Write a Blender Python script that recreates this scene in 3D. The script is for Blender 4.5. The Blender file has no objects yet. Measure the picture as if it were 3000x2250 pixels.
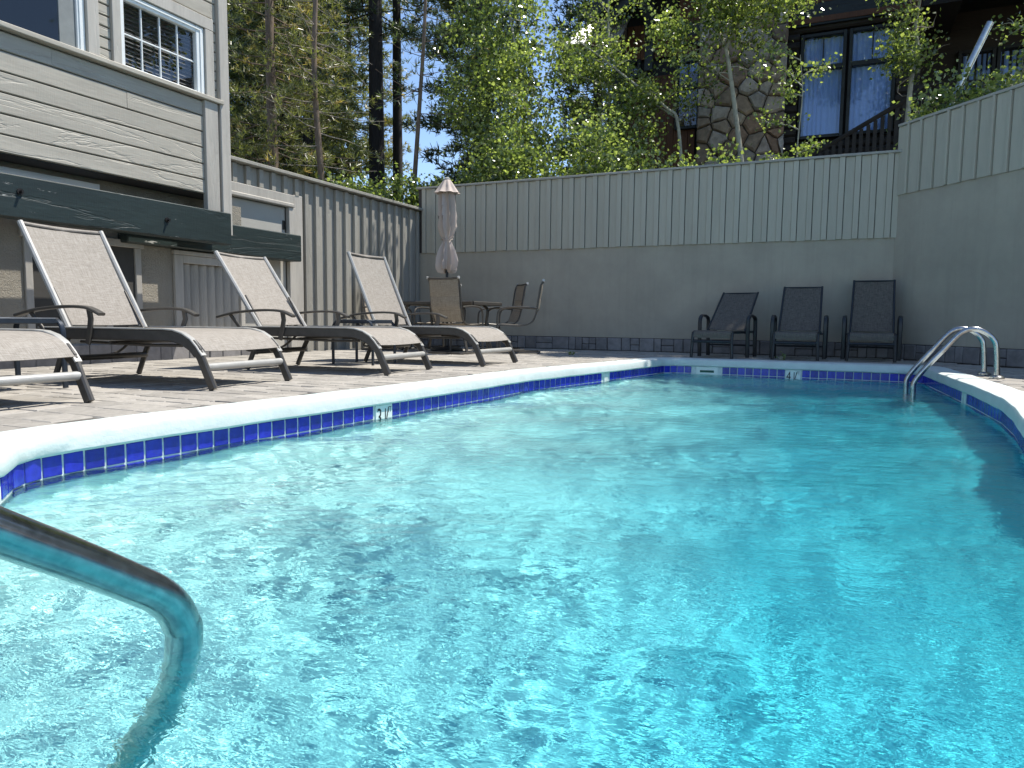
import bpy, bmesh, math, random
import numpy as np
from mathutils import Vector, Matrix, noise
from mathutils.geometry import tessellate_polygon

random.seed(11); rng = np.random.default_rng(11)
S = bpy.context.scene
COL = S.collection
R = math.radians

# ------------------------------------------------------------------ camera
# world: X along the back wall (right), Y towards the back wall, Z up, deck top = 0
FPX = 2080.0
cam_d = bpy.data.cameras.new('camera'); cam = bpy.data.objects.new('camera', cam_d); COL.objects.link(cam)
cam_d.sensor_fit = 'HORIZONTAL'; cam_d.sensor_width = 36.0; cam_d.lens = 36.0 * FPX / 3000.0
cam_d.clip_start = 0.02; cam_d.clip_end = 600
_p = math.atan((1125 - 935) / FPX); _y = R(24.4); _r = 0.010
fw = Vector((-math.sin(_y) * math.cos(_p), math.cos(_y) * math.cos(_p), -math.sin(_p)))
r0 = Vector((math.cos(_y), math.sin(_y), 0)); u0 = r0.cross(fw)
rt = r0 * math.cos(_r) + u0 * math.sin(_r); up = u0 * math.cos(_r) - r0 * math.sin(_r)
m = Matrix((rt, up, -fw)).transposed().to_4x4(); m.translation = (0, 0, 0.5)
cam.matrix_world = m
S.camera = cam

# ------------------------------------------------------------------ sky, sun, exposure
SUNV = Vector((1.4, 1.4, 4.0)).normalized()
W = bpy.data.worlds.new('World'); S.world = W; W.use_nodes = True
nt = W.node_tree; bg = nt.nodes['Background']
sky = nt.nodes.new('ShaderNodeTexSky'); sky.sky_type = 'NISHITA'; sky.sun_disc = False
sky.sun_elevation = math.asin(SUNV.z); sky.sun_rotation = math.atan2(SUNV.x, SUNV.y)
sky.altitude = 1900; sky.air_density = 1.0; sky.dust_density = 0.3; sky.ozone_density = 1.5
nt.links.new(sky.outputs[0], bg.inputs[0]); bg.inputs[1].default_value = 0.13
sun_d = bpy.data.lights.new('sun', 'SUN'); sun_d.energy = 4.1; sun_d.angle = R(0.53); sun_d.color = (1.0, 0.955, 0.88)
sun = bpy.data.objects.new('sun', sun_d); COL.objects.link(sun)
sun.rotation_euler = SUNV.to_track_quat('Z', 'Y').to_euler(); sun.location = SUNV * 60
sun_d.cycles.is_caustics_light = True
S.view_settings.view_transform = 'Standard'; S.view_settings.look = 'None'
S.view_settings.exposure = 0.86; S.view_settings.gamma = 1.0; S.view_settings.use_curve_mapping = False
S.cycles.max_bounces = 10; S.cycles.transmission_bounces = 6; S.cycles.transparent_max_bounces = 12
S.cycles.diffuse_bounces = 3; S.cycles.glossy_bounces = 4; S.cycles.caustics_refractive = True; S.cycles.caustics_reflective = False
S.cycles.sample_clamp_indirect = 6.0; S.cycles.blur_glossy = 0.5
S.cycles.use_denoising = True

# ------------------------------------------------------------------ materials
class NT:
    def __init__(s, name):
        s.m = bpy.data.materials.new(name); s.m.use_nodes = True; s.t = s.m.node_tree; s.t.nodes.clear()
        s.out = s.n('ShaderNodeOutputMaterial')
    def n(s, typ, **kw):
        x = s.t.nodes.new(typ)
        for k, v in kw.items():
            if k.startswith('_'): setattr(x, k[1:], v)
            else: x.inputs[k.replace('__', ' ')].default_value = v
        return x
    def l(s, a, b): s.t.links.new(a, b)
    def coords(s, scale=(1, 1, 1), kind='Object'):
        tc = s.n('ShaderNodeTexCoord'); mp = s.n('ShaderNodeMapping'); mp.inputs['Scale'].default_value = scale
        s.l(tc.outputs[kind], mp.inputs['Vector']); return mp.outputs['Vector']
    def noise(s, vec, scale, detail=4, rough=0.55, dist=0.0):
        x = s.n('ShaderNodeTexNoise', Scale=scale, Detail=detail, Roughness=rough, Distortion=dist); s.l(vec, x.inputs['Vector']); return x.outputs['Fac']
    def ramp(s, fac, stops):
        r = s.n('ShaderNodeValToRGB'); e = r.color_ramp.elements
        while len(e) < len(stops): e.new(0.5)
        for i, (p, c) in enumerate(stops):
            e[i].position = p; e[i].color = (c[0], c[1], c[2], 1)
        s.l(fac, r.inputs[0]); return r.outputs[0]
    def math(s, op, a, b=None):
        x = s.n('ShaderNodeMath', _operation=op)
        for i, v in enumerate((a, b)):
            if v is None: continue
            if isinstance(v, (int, float)): x.inputs[i].default_value = v
            else: s.l(v, x.inputs[i])
        return x.outputs[0]
    def mixc(s, fac, a, b, mode='MIX'):
        x = s.n('ShaderNodeMix', _data_type='RGBA', _blend_type=mode)
        if isinstance(fac, (int, float)): x.inputs[0].default_value = fac
        else: s.l(fac, x.inputs[0])
        for sock, v in ((x.inputs[6], a), (x.inputs[7], b)):
            if isinstance(v, tuple): sock.default_value = (v[0], v[1], v[2], 1)
            else: s.l(v, sock)
        return x.outputs[2]
    def bump(s, h, strength=0.4, dist=0.01, normal=None):
        b = s.n('ShaderNodeBump', Strength=strength, Distance=dist); s.l(h, b.inputs['Height'])
        if normal is not None: s.l(normal, b.inputs['Normal'])
        return b.outputs[0]
    def done(s, shader): s.l(shader, s.out.inputs['Surface']); return s.m
    def principled(s, color, rough=0.6, metal=0.0, normal=None, spec=0.5, **kw):
        p = s.n('ShaderNodeBsdfPrincipled'); p.inputs['Metallic'].default_value = metal
        p.inputs['Specular IOR Level'].default_value = spec
        for nm, v in (('Base Color', color), ('Roughness', rough)):
            if isinstance(v, tuple): p.inputs[nm].default_value = (v[0], v[1], v[2], 1)
            elif isinstance(v, (int, float)): p.inputs[nm].default_value = v
            else: s.l(v, p.inputs[nm])
        for k, v in kw.items(): p.inputs[k.replace('__', ' ')].default_value = v
        if normal is not None: s.l(normal, p.inputs['Normal'])
        return p.outputs[0]

def mk_plain(name, col, rough=0.5, metal=0.0, var=0.12, scale=8, bump=0.15, bscale=60, piece=0.0, spec=0.5, stretch=(1, 1, 1), dirt=None):
    k = NT(name); v = k.coords(stretch)
    f = k.noise(v, scale, 5, 0.6)
    lo = tuple(c * (1 - var) for c in col); hi = tuple(min(1, c * (1 + var)) for c in col)
    c = k.ramp(f, [(0.3, lo), (0.7, hi)])
    if dirt:
        f2 = k.noise(v, scale * 0.35, 6, 0.7); c = k.mixc(k.ramp(f2, [(0.52, (0, 0, 0)), (0.72, (1, 1, 1))]), c, dirt)
    if piece:
        oi = k.n('ShaderNodeObjectInfo')
        g = k.math('ADD', k.math('MULTIPLY', oi.outputs['Random'], 2 * piece), 1 - piece)
        cb = k.n('ShaderNodeCombineColor'); [k.l(g, cb.inputs[i]) for i in range(3)]
        c = k.mixc(1.0, c, cb.outputs[0], 'MULTIPLY')
    nrm = k.bump(k.noise(v, bscale, 3, 0.6), bump, 0.004) if bump else None
    rr = k.math('ADD', k.math('MULTIPLY', f, 0.2), rough - 0.1)
    return k.done(k.principled(c, rr, metal, nrm, spec))

def mk_wood(name, col, grain_axis='Y', var=0.16, piece=0.06, flake=0.0, rough=0.55, bump=0.6):
    """rough-sawn painted timber: fine saw marks across, long wandering grain cracks along"""
    k = NT(name)
    st = {'Y': (1, 0.12, 1), 'Z': (1, 1, 0.12), 'X': (0.12, 1, 1)}[grain_axis]
    v = k.coords(st); v1 = k.coords((1, 1, 1))
    oi = k.n('ShaderNodeObjectInfo'); off = k.n('ShaderNodeVectorMath', _operation='ADD')
    k.l(v, off.inputs[0]); cb0 = k.n('ShaderNodeCombineXYZ'); 
    for i in range(3): k.l(k.math('MULTIPLY', oi.outputs['Random'], 37.0), cb0.inputs[i])
    k.l(cb0.outputs[0], off.inputs[1]); vv = off.outputs[0]
    big = k.noise(vv, 5.0, 4, 0.55, 0.5); fine = k.noise(vv, 45, 4, 0.6)
    saw = k.noise(k.coords({'Y': (0.5, 60, 3), 'Z': (3, 3, 60), 'X': (60, 3, 3)}[grain_axis]), 2.0, 2)
    c = k.ramp(k.math('ADD', k.math('MULTIPLY', big, .6), k.math('MULTIPLY', fine, .4)), [(0.32, tuple(x * (1 - var) for x in col)), (0.68, tuple(min(1, x * (1 + var)) for x in col))])
    g = k.math('ADD', k.math('MULTIPLY', oi.outputs['Random'], 2 * piece), 1 - piece)
    cb = k.n('ShaderNodeCombineColor'); [k.l(g, cb.inputs[i]) for i in range(3)]
    c = k.mixc(1.0, c, cb.outputs[0], 'MULTIPLY')
    if flake:
        fl = k.noise(vv, 16, 5, 0.75); c = k.mixc(k.ramp(fl, [(0.655, (0, 0, 0)), (0.675, (1, 1, 1))]), c, (0.45, 0.45, 0.42))
    crack = k.ramp(k.math('ABSOLUTE', k.math('SUBTRACT', k.noise(vv, 3.2, 5, 0.55, 0.9), 0.5)), [(0.0, (0, 0, 0)), (0.018, (1, 1, 1))])
    h = k.math('ADD', k.math('MULTIPLY', fine, .5), k.math('ADD', k.math('MULTIPLY', saw, .35), k.math('MULTIPLY', crack, .8)))
    return k.done(k.principled(c, rough, 0, k.bump(h, bump, 0.006), 0.4))

def mk_stucco(name, col, scale=120, strength=0.5, var=0.07, dist=0.008):
    k = NT(name); v = k.coords()
    f = k.noise(v, 1.3, 6, 0.65); c = k.ramp(f, [(0.3, tuple(x * (1 - var) for x in col)), (0.7, tuple(x * (1 + var) for x in col))])
    st = k.noise(k.coords((6, 6, 0.35)), 1.5, 5, 0.7)
    c = k.mixc(k.math('MULTIPLY', k.ramp(st, [(0.5, (0, 0, 0)), (0.8, (1, 1, 1))]), 0.35), c, tuple(x * 0.72 for x in col))
    h = k.math('ADD', k.noise(v, scale, 5, 0.7), k.math('MULTIPLY', k.noise(v, scale * 0.2, 3, 0.6), 0.6))
    return k.done(k.principled(c, 0.9, 0, k.bump(h, strength, dist), 0.2))

def mk_sling(name, col, col2, scale=420):
    k = NT(name); oc = k.coords()
    a = k.noise(k.coords((1, 14, 1)), 14, 4, 0.75); b = k.noise(k.coords((14, 1, 14)), 14, 4, 0.75)
    f = k.math('ADD', k.math('MULTIPLY', a, .5), k.math('MULTIPLY', b, .5))
    c = k.ramp(f, [(0.40, col2), (0.58, col)])
    wv = k.n('ShaderNodeTexWave', Scale=scale); k.l(oc, wv.inputs['Vector'])
    p = k.principled(c, 0.75, 0, k.bump(f, 0.35, 0.003), 0.25)
    tl = k.n('ShaderNodeBsdfTranslucent'); k.l(c, tl.inputs[0])
    mx = k.n('ShaderNodeMixShader'); mx.inputs[0].default_value = 0.22; k.l(p, mx.inputs[1]); k.l(tl.outputs[0], mx.inputs[2])
    return k.done(mx.outputs[0])

def mk_leaf(name, lo, hi, trans=0.45, scale=9.0, rough=0.38, dry=None):
    k = NT(name); v = k.coords()
    ge = k.n('ShaderNodeNewGeometry'); f = k.math('ADD', k.math('MULTIPLY', k.noise(v, scale * .5, 2, 0.7), .45), k.math('MULTIPLY', ge.outputs['Random Per Island'], .55))
    c = k.ramp(f, [(0.2, tuple(x * .7 for x in lo)), (0.55, tuple((a + b) / 2 for a, b in zip(lo, hi))), (0.8, hi)])
    if dry: c = k.mixc(k.ramp(k.noise(v, 1.1, 3, 0.6), [(0.56, (0, 0, 0)), (0.68, (1, 1, 1))]), c, dry)
    p = k.principled(c, rough, 0, None, 0.9, Coat__Weight=0.3, Coat__Roughness=0.3)
    tl = k.n('ShaderNodeBsdfTranslucent'); tc = k.mixc(1.0, c, (1.65, 1.75, 0.85), 'MULTIPLY'); k.l(tc, tl.inputs[0])
    mx = k.n('ShaderNodeMixShader'); mx.inputs[0].default_value = trans; k.l(p, mx.inputs[1]); k.l(tl.outputs[0], mx.inputs[2])
    return k.done(mx.outputs[0])

def mk_glass(name, tint=(0.9, 0.95, 1.0), refl=1.5):
    k = NT(name); lw = k.n('ShaderNodeLayerWeight', Blend=0.5)
    sch = k.math('ADD', k.math('MULTIPLY', k.math('POWER', lw.outputs['Facing'], 4.0), 0.92), 0.05)
    tr = k.n('ShaderNodeBsdfTransparent'); tr.inputs[0].default_value = (*tint, 1)
    gl = k.n('ShaderNodeBsdfGlossy'); gl.inputs['Roughness'].default_value = 0.0
    v = k.coords(); k.l(k.bump(k.noise(v, 2.5, 2), 0.05, 0.02), gl.inputs['Normal'])
    mx = k.n('ShaderNodeMixShader'); k.l(sch, mx.inputs[0]); k.l(tr.outputs[0], mx.inputs[1]); k.l(gl.outputs[0], mx.inputs[2])
    return k.done(mx.outputs[0])

M = {}
TAUPE = (0.385, 0.355, 0.295)
M['siding'] = mk_wood('painted_siding', TAUPE, 'Y')
M['trim_v'] = mk_wood('painted_trim', (0.39, 0.365, 0.32), 'Z', bump=0.35)
M['fence_board'] = mk_wood('fence_paint', (0.30, 0.285, 0.245), 'Z', bump=0.5, piece=0.05)
M['wall_board'] = mk_wood('wall_fence_paint', (0.43, 0.405, 0.325), 'Z', bump=0.25, piece=0.03, var=0.08)
M['cap'] = mk_wood('cap_paint', (0.36, 0.345, 0.30), 'X', bump=0.3)
M['beam'] = mk_wood('dark_green_beam', (0.022, 0.033, 0.031), 'Y', var=0.35, flake=0.8, rough=0.42)
M['stucco_house'] = mk_stucco('house_stucco', (0.32, 0.29, 0.235), 60, 0.9, 0.1, 0.02)
M['stucco_wall'] = mk_stucco('wall_stucco', (0.39, 0.355, 0.285), 160, 0.35, 0.11)
M['base_stone'] = mk_plain('base_stone', (0.21, 0.2, 0.195), 0.75, 0, 0.25, 9, 0.5, 40, 0.18)
M['grout'] = mk_plain('grout', (0.30, 0.29, 0.27), 0.9, 0, 0.1, 12)
M['white_vinyl'] = mk_plain('white_window_frame', (0.72, 0.74, 0.72), 0.4, 0, 0.04, 5, 0.05)
M['glass'] = mk_glass('window_glass')
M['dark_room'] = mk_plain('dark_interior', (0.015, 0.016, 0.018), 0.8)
M['blind'] = mk_plain('wood_blind', (0.17, 0.115, 0.075), 0.5, 0, 0.2, 14, 0.1, stretch=(1, .2, 4))
M['bolt'] = mk_plain('rusty_bolt', (0.03, 0.028, 0.027), 0.5, 0.7)
M['paver'] = mk_plain('paver', (0.315, 0.292, 0.256), 0.85, 0, 0.16, 22, 0.45, 130, 0.19, 0.25, dirt=(0.22, 0.205, 0.185))
M['joint'] = mk_plain('paver_joint', (0.11, 0.10, 0.085), 0.95, 0, 0.2, 40)
M['coping'] = mk_plain('coping_plaster', (0.58, 0.64, 0.61), 0.6, 0, 0.08, 5, 0.8, 24, dirt=(0.50, 0.575, 0.55))  # aqua bounce light from the water put into the plaster tint
M['tile'] = mk_plain('blue_tile', (0.020, 0.024, 0.36), 0.12, 0, 0.25, 20, 0.06, 25, 0.25, 0.6)
M['tile_white'] = mk_plain('white_tile', (0.72, 0.76, 0.72), 0.25, 0, 0.05, 10, 0.05)
M['tile_grout'] = mk_plain('tile_grout', (0.62, 0.66, 0.64), 0.8, 0, 0.12, 20)
M['ink'] = mk_plain('black_lettering', (0.012, 0.012, 0.013), 0.5, bump=0)
M['skimmer'] = mk_plain('skimmer_mouth', (0.01, 0.07, 0.045), 0.5)
k = NT('stainless_steel'); v = k.coords((1, 1, 1))
M['steel'] = k.done(k.principled(k.ramp(k.noise(v, 30, 3), [(0.3, (0.34, 0.34, 0.34)), (0.7, (0.48, 0.48, 0.47))]), k.math('ADD', k.math('MULTIPLY', k.noise(v, 60, 3), .16), .12), 1.0, k.bump(k.noise(v, 220, 2), 0.03, 0.002)))
M['bronze'] = mk_plain('bronze_frame', (0.085, 0.078, 0.068), 0.38, 0.35, 0.12, 20, 0.05)
M['silver'] = mk_plain('champagne_lit_frame', (0.40, 0.39, 0.36), 0.42, 0.25, 0.06, 20, 0.05)
M['sling'] = mk_sling('tan_sling', (0.43, 0.392, 0.345), (0.265, 0.237, 0.20))
M['sling2'] = mk_sling('brown_sling', (0.43, 0.37, 0.29), (0.25, 0.21, 0.16))
M['sling_dark'] = mk_sling('charcoal_sling', (0.21, 0.185, 0.155), (0.085, 0.076, 0.066))
M['black_frame'] = mk_plain('black_frame', (0.022, 0.025, 0.028), 0.4, 0.2, 0.1, 20, 0.05)
M['navy_frame'] = mk_plain('navy_table_frame', (0.025, 0.033, 0.045), 0.35, 0.2, 0.1, 20, 0.05)
M['grey_top'] = mk_plain('grey_table_top', (0.27, 0.29, 0.29), 0.4, 0.1, 0.1, 15, 0.05)
M['canvas'] = mk_plain('umbrella_canvas', (0.47, 0.395, 0.34), 0.85, 0, 0.05, 6, 0.15, 90)
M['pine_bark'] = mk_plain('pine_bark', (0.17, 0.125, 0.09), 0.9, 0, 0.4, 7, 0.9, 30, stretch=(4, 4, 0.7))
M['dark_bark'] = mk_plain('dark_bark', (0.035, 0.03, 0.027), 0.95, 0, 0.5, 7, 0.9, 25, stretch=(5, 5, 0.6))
M['aspen_bark'] = mk_plain('aspen_bark', (0.36, 0.35, 0.27), 0.7, 0, 0.2, 9, 0.3, 30, dirt=(0.12, 0.11, 0.09))
M['dead_wood'] = mk_plain('dead_wood', (0.34, 0.29, 0.235), 0.8, 0, 0.2, 15, 0.3)
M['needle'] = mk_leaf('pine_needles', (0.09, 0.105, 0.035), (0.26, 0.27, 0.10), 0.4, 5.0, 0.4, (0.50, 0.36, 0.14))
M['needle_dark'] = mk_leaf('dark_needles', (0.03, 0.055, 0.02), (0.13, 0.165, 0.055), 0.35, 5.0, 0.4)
M['aspen_leaf'] = mk_leaf('aspen_leaves', (0.07, 0.115, 0.03), (0.33, 0.38, 0.14), 0.52, 7.0, 0.2)
M['bush_leaf'] = mk_leaf('bush_leaves', (0.06, 0.105, 0.03), (0.34, 0.39, 0.15), 0.52, 7.0, 0.2)
M['dry_leaf'] = mk_leaf('dry_leaves', (0.22, 0.12, 0.045), (0.36, 0.22, 0.09), 0.4, 9, 0.5)
M['soil'] = mk_plain('forest_soil', (0.10, 0.075, 0.05), 0.95, 0, 0.4, 3, 0.8, 20)
M['lodge_log'] = mk_wood('dark_log_siding', (0.028, 0.024, 0.021), 'X', var=0.3, rough=0.7)
M['lodge_wood'] = mk_wood('red_brown_boards', (0.105, 0.045, 0.022), 'Z', var=0.3, rough=0.65)
M['lodge_trim'] = mk_wood('dark_green_trim', (0.012, 0.017, 0.019), 'X', var=0.25, rough=0.5)
k = NT('chimney_stone'); v = k.coords(); oi = k.n('ShaderNodeObjectInfo')
c = k.ramp(oi.outputs['Random'], [(0.0, (.17, .13, .10)), (.2, (.40, .33, .26)), (.4, (.30, .20, .14)), (.6, (.48, .45, .41)), (.8, (.26, .22, .19)), (1.0, (.52, .44, .34))])
f = k.noise(v, 6, 6, .7); g_ = k.ramp(f, [(.3, (.55, .55, .55)), (.7, (1.25, 1.22, 1.18))])
M['lodge_stone'] = k.done(k.principled(k.mixc(1.0, c, g_, 'MULTIPLY'), .85, 0, k.bump(k.noise(v, 18, 5, .7), .9, .02), .25))
M['mortar_gap_shade'] = mk_plain('mortar_gap_shade', (0.07, 0.06, 0.05), 0.95, 0, 0.2, 20)
M['curtain'] = mk_plain('curtain_cloth', (0.34, 0.47, 0.78), 0.85, 0, 0.05, 5, 0.1)  # blue of the reflected sky put into the cloth colour
M['metal_roof'] = mk_plain('pale_metal_roof', (0.62, 0.60, 0.57), 0.4, 0.3, 0.08, 6, 0.05)
M['shingle'] = mk_plain('dark_roof', (0.03, 0.03, 0.032), 0.8, 0, 0.3, 12, 0.5)

# water: dielectric surface; the long waves are in the mesh, the finest ripples are bump
k = NT('pool_water')
v = k.coords((1, 1, 1)); pa = k.noise(v, 0.9, 3, 0.6)
v2 = k.coords((1.0, 1.9, 1.0)); h = k.math('ADD', k.noise(v2, 22.0, 2, 0.5, 0.8), k.math('MULTIPLY', k.noise(v2, 48.0, 2, 0.5, 0.4), 0.3))
h = k.math('MULTIPLY', h, k.math('ADD', k.math('MULTIPLY', k.ramp(pa, [(0.38, (0, 0, 0)), (0.62, (1, 1, 1))]), 0.75), 0.30))
rip = k.bump(h, 0.20, 0.018)
rf = k.n('ShaderNodeBsdfRefraction'); rf.inputs['Roughness'].default_value = 0.0; rf.inputs['IOR'].default_value = 1.333; rf.inputs['Color'].default_value = (0.86, 0.985, 0.99, 1)
gl = k.n('ShaderNodeBsdfGlossy'); gl.inputs['Roughness'].default_value = 0.0
k.l(rip, gl.inputs['Normal']); k.l(rip, rf.inputs['Normal'])
fr = k.n('ShaderNodeFresnel', IOR=1.333); k.l(rip, fr.inputs['Normal'])
mx = k.n('ShaderNodeMixShader'); k.l(fr.outputs[0], mx.inputs[0]); k.l(rf.outputs[0], mx.inputs[1]); k.l(gl.outputs[0], mx.inputs[2])
k.l(mx.outputs[0], k.out.inputs['Surface'])
M['water'] = k.m

# pool plaster: colour stands in for water absorbing light, deeper cyan to the right
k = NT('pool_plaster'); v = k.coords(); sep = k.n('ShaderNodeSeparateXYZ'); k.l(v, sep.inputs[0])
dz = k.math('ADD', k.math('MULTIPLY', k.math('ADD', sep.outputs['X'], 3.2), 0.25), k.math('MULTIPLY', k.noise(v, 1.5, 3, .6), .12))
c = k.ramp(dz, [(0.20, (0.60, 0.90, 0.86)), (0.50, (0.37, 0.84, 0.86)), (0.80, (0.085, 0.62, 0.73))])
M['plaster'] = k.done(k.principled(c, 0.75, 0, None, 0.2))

# ------------------------------------------------------------------ mesh helpers
class MB:
    def __init__(s): s.v = []; s.f = []
    def add(s, vs, fs):
        o = len(s.v); s.v += [tuple(q) for q in vs]; s.f += [tuple(i + o for i in f) for f in fs]; return s
    def box(s, a, b, bev=0.0):
        (x0, y0, z0), (x1, y1, z1) = a, b
        x0, x1 = sorted((x0, x1)); y0, y1 = sorted((y0, y1)); z0, z1 = sorted((z0, z1))
        if not bev:
            return s.add([(x0, y0, z0), (x1, y0, z0), (x1, y1, z0), (x0, y1, z0), (x0, y0, z1), (x1, y0, z1), (x1, y1, z1), (x0, y1, z1)],
                         [(3, 2, 1, 0), (4, 5, 6, 7), (0, 1, 5, 4), (1, 2, 6, 5), (2, 3, 7, 6), (3, 0, 4, 7)])
        c = min(bev, (x1 - x0) * .45, (y1 - y0) * .45, (z1 - z0) * .45)
        V = []; idx = {}
        X = (x0, x1); Y = (y0, y1); Z = (z0, z1)
        for i in (0, 1):
            for j in (0, 1):
                for kk in (0, 1):
                    dx, dy, dz = (c if i == 0 else -c), (c if j == 0 else -c), (c if kk == 0 else -c)
                    idx[i, j, kk, 'x'] = len(V); V.append((X[i], Y[j] + dy, Z[kk] + dz))
                    idx[i, j, kk, 'y'] = len(V); V.append((X[i] + dx, Y[j], Z[kk] + dz))
                    idx[i, j, kk, 'z'] = len(V); V.append((X[i] + dx, Y[j] + dy, Z[kk]))
        g = lambda i, j, q, ax: idx[i, j, q, ax]
        F = []
        for i in (0, 1):
            F += [(g(i, 0, 0, 'x'), g(i, 1, 0, 'x'), g(i, 1, 1, 'x'), g(i, 0, 1, 'x')), (g(0, i, 0, 'y'), g(0, i, 1, 'y'), g(1, i, 1, 'y'), g(1, i, 0, 'y')), (g(0, 0, i, 'z'), g(1, 0, i, 'z'), g(1, 1, i, 'z'), g(0, 1, i, 'z'))]
        for i in (0, 1):
            for j in (0, 1):
                F += [(g(i, j, 0, 'x'), g(i, j, 1, 'x'), g(i, j, 1, 'y'), g(i, j, 0, 'y')), (g(i, 0, j, 'x'), g(i, 1, j, 'x'), g(i, 1, j, 'z'), g(i, 0, j, 'z')), (g(0, i, j, 'y'), g(1, i, j, 'y'), g(1, i, j, 'z'), g(0, i, j, 'z'))]
                for q in (0, 1): F.append((g(i, j, q, 'x'), g(i, j, q, 'y'), g(i, j, q, 'z')))
        return s.add(V, F)
    def tube(s, pts, r, n=10, cap=True, flat=None):
        """swept tube; r scalar or list; flat=(w,h,upvector): rectangular-ish section instead"""
        P = [Vector(q) for q in pts]; N = len(P)
        rs = r if isinstance(r, (list, tuple)) else [r] * N
        T = []
        for i in range(N):
            a = P[max(0, i - 1)]; b = P[min(N - 1, i + 1)]; T.append((b - a).normalized())
        if flat: w, h, upv = flat; ref = Vector(upv)
        else:
            ref = Vector((0, 0, 1)) if abs(T[0].z) < 0.9 else Vector((1, 0, 0))
        V = []; prev = None
        for i in range(N):
            if flat: sd = T[i].cross(ref).normalized(); u = sd.cross(T[i]).normalized()
            else:
                if prev is None: sd = T[i].cross(ref).normalized()
                else:
                    sd = (prev - T[i] * prev.dot(T[i])).normalized()
                prev = sd; u = sd.cross(T[i]).normalized()
            if flat:
                c = min(w, h) * 0.28
                for (a, b) in ((-w / 2 + c, -h / 2), (w / 2 - c, -h / 2), (w / 2, -h / 2 + c), (w / 2, h / 2 - c), (w / 2 - c, h / 2), (-w / 2 + c, h / 2), (-w / 2, h / 2 - c), (-w / 2, -h / 2 + c)):
                    V.append(P[i] + sd * a + u * b)
            else:
                for q in range(n):
                    a = 2 * math.pi * q / n; V.append(P[i] + (sd * math.cos(a) + u * math.sin(a)) * rs[i])
        n = 8 if flat else n
        F = [(i * n + q, i * n + (q + 1) % n, (i + 1) * n + (q + 1) % n, (i + 1) * n + q) for i in range(N - 1) for q in range(n)]
        if cap: F += [tuple(range(n - 1, -1, -1)), tuple((N - 1) * n + q for q in range(n))]
        return s.add(V, F)
    def lathe(s, prof, c=(0, 0, 0), n=24, fn=None):
        V = []; N = len(prof)
        for i, (r, z) in enumerate(prof):
            for q in range(n):
                a = 2 * math.pi * q / n; rr = fn(r, z, a, i) if fn else r
                V.append((c[0] + rr * math.cos(a), c[1] + rr * math.sin(a), c[2] + z))
        F = [(i * n + q, i * n + (q + 1) % n, (i + 1) * n + (q + 1) % n, (i + 1) * n + q) for i in range(N - 1) for q in range(n)]
        F += [tuple(range(n - 1, -1, -1)), tuple((N - 1) * n + q for q in range(n))]
        return s.add(V, F)
    def prism(s, poly, a, b, axis):
        """polygon in the plane normal to axis, extruded from a to b"""
        f = {'x': lambda p, t: (t, p[0], p[1]), 'y': lambda p, t: (p[0], t, p[1]), 'z': lambda p, t: (p[0], p[1], t)}[axis]
        n = len(poly); V = [f(p, a) for p in poly] + [f(p, b) for p in poly]
        F = [tuple(range(n)), tuple(range(2 * n - 1, n - 1, -1))] + [(i, i + n, (i + 1) % n + n, (i + 1) % n) for i in range(n)]
        return s.add(V, F)
    def mesh(s, name, smooth=False, fix=True):
        me = bpy.data.meshes.new(name); me.from_pydata(s.v, [], s.f); me.validate(); me.update()
        if fix:
            b = bmesh.new(); b.from_mesh(me); bmesh.ops.recalc_face_normals(b, faces=b.faces); b.to_mesh(me); b.free()
        if smooth:
            me.polygons.foreach_set('use_smooth', [True] * len(me.polygons))
            try: me.set_sharp_from_angle(angle=R(38))
            except Exception: pass
        return me
    def obj(s, name, mat, parent=None, smooth=False, loc=None, fix=True):
        return mkobj(name, s.mesh(name, smooth, fix), mat, parent, loc)

def mkobj(name, me, mat, parent=None, loc=None):
    o = bpy.data.objects.new(name, me); COL.objects.link(o)
    if mat is not None and not me.materials: me.materials.append(M[mat] if isinstance(mat, str) else mat)
    if parent is not None:
        o.parent = parent
        if loc is None and 'wb' in parent: loc = tuple(-c for c in parent['wb'])
    if loc is not None: o.location = loc
    return o

def np_mesh(name, verts, faces, mat, parent=None, smooth=False, loc=None):
    """verts (N,3) float array, faces (K,q) int array"""
    me = bpy.data.meshes.new(name); N = len(verts); K, q = faces.shape
    me.vertices.add(N); me.vertices.foreach_set('co', np.ascontiguousarray(verts, dtype=np.float32).ravel())
    me.loops.add(K * q); me.loops.foreach_set('vertex_index', np.ascontiguousarray(faces, dtype=np.int32).ravel())
    me.polygons.add(K); me.polygons.foreach_set('loop_start', np.arange(0, K * q, q, dtype=np.int32))
    me.polygons.foreach_set('use_smooth', np.full(K, smooth))
    me.update(calc_edges=True)
    return mkobj(name, me, mat, parent, loc)

def thing(name, label, cat, loc=(0, 0, 0), rz=0.0, group=None, world_parts=False):
    o = bpy.data.objects.new(name, None); COL.objects.link(o); o.location = loc; o.rotation_euler = (0, 0, rz); o.empty_display_size = 0.2
    tag(o, label, cat, group)
    if world_parts: o['wb'] = list(loc)
    return o
def tag(o, label=None, cat=None, group=None, kind=None):
    if label: o['label'] = label
    if cat: o['category'] = cat
    if group: o['group'] = group
    if kind: o['kind'] = kind
    return o
def copy_tree(o, parent=None):
    c = o.copy(); COL.objects.link(c); c.parent = parent
    for ch in list(o.children): copy_tree(ch, c)
    return c
def arc(p0, p1, p2, n=6):
    """quadratic curve"""
    p0, p1, p2 = Vector(p0), Vector(p1), Vector(p2)
    return [tuple(p0 * (1 - t) ** 2 + p1 * 2 * t * (1 - t) + p2 * t * t) for t in [i / n for i in range(n + 1)]]
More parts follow.
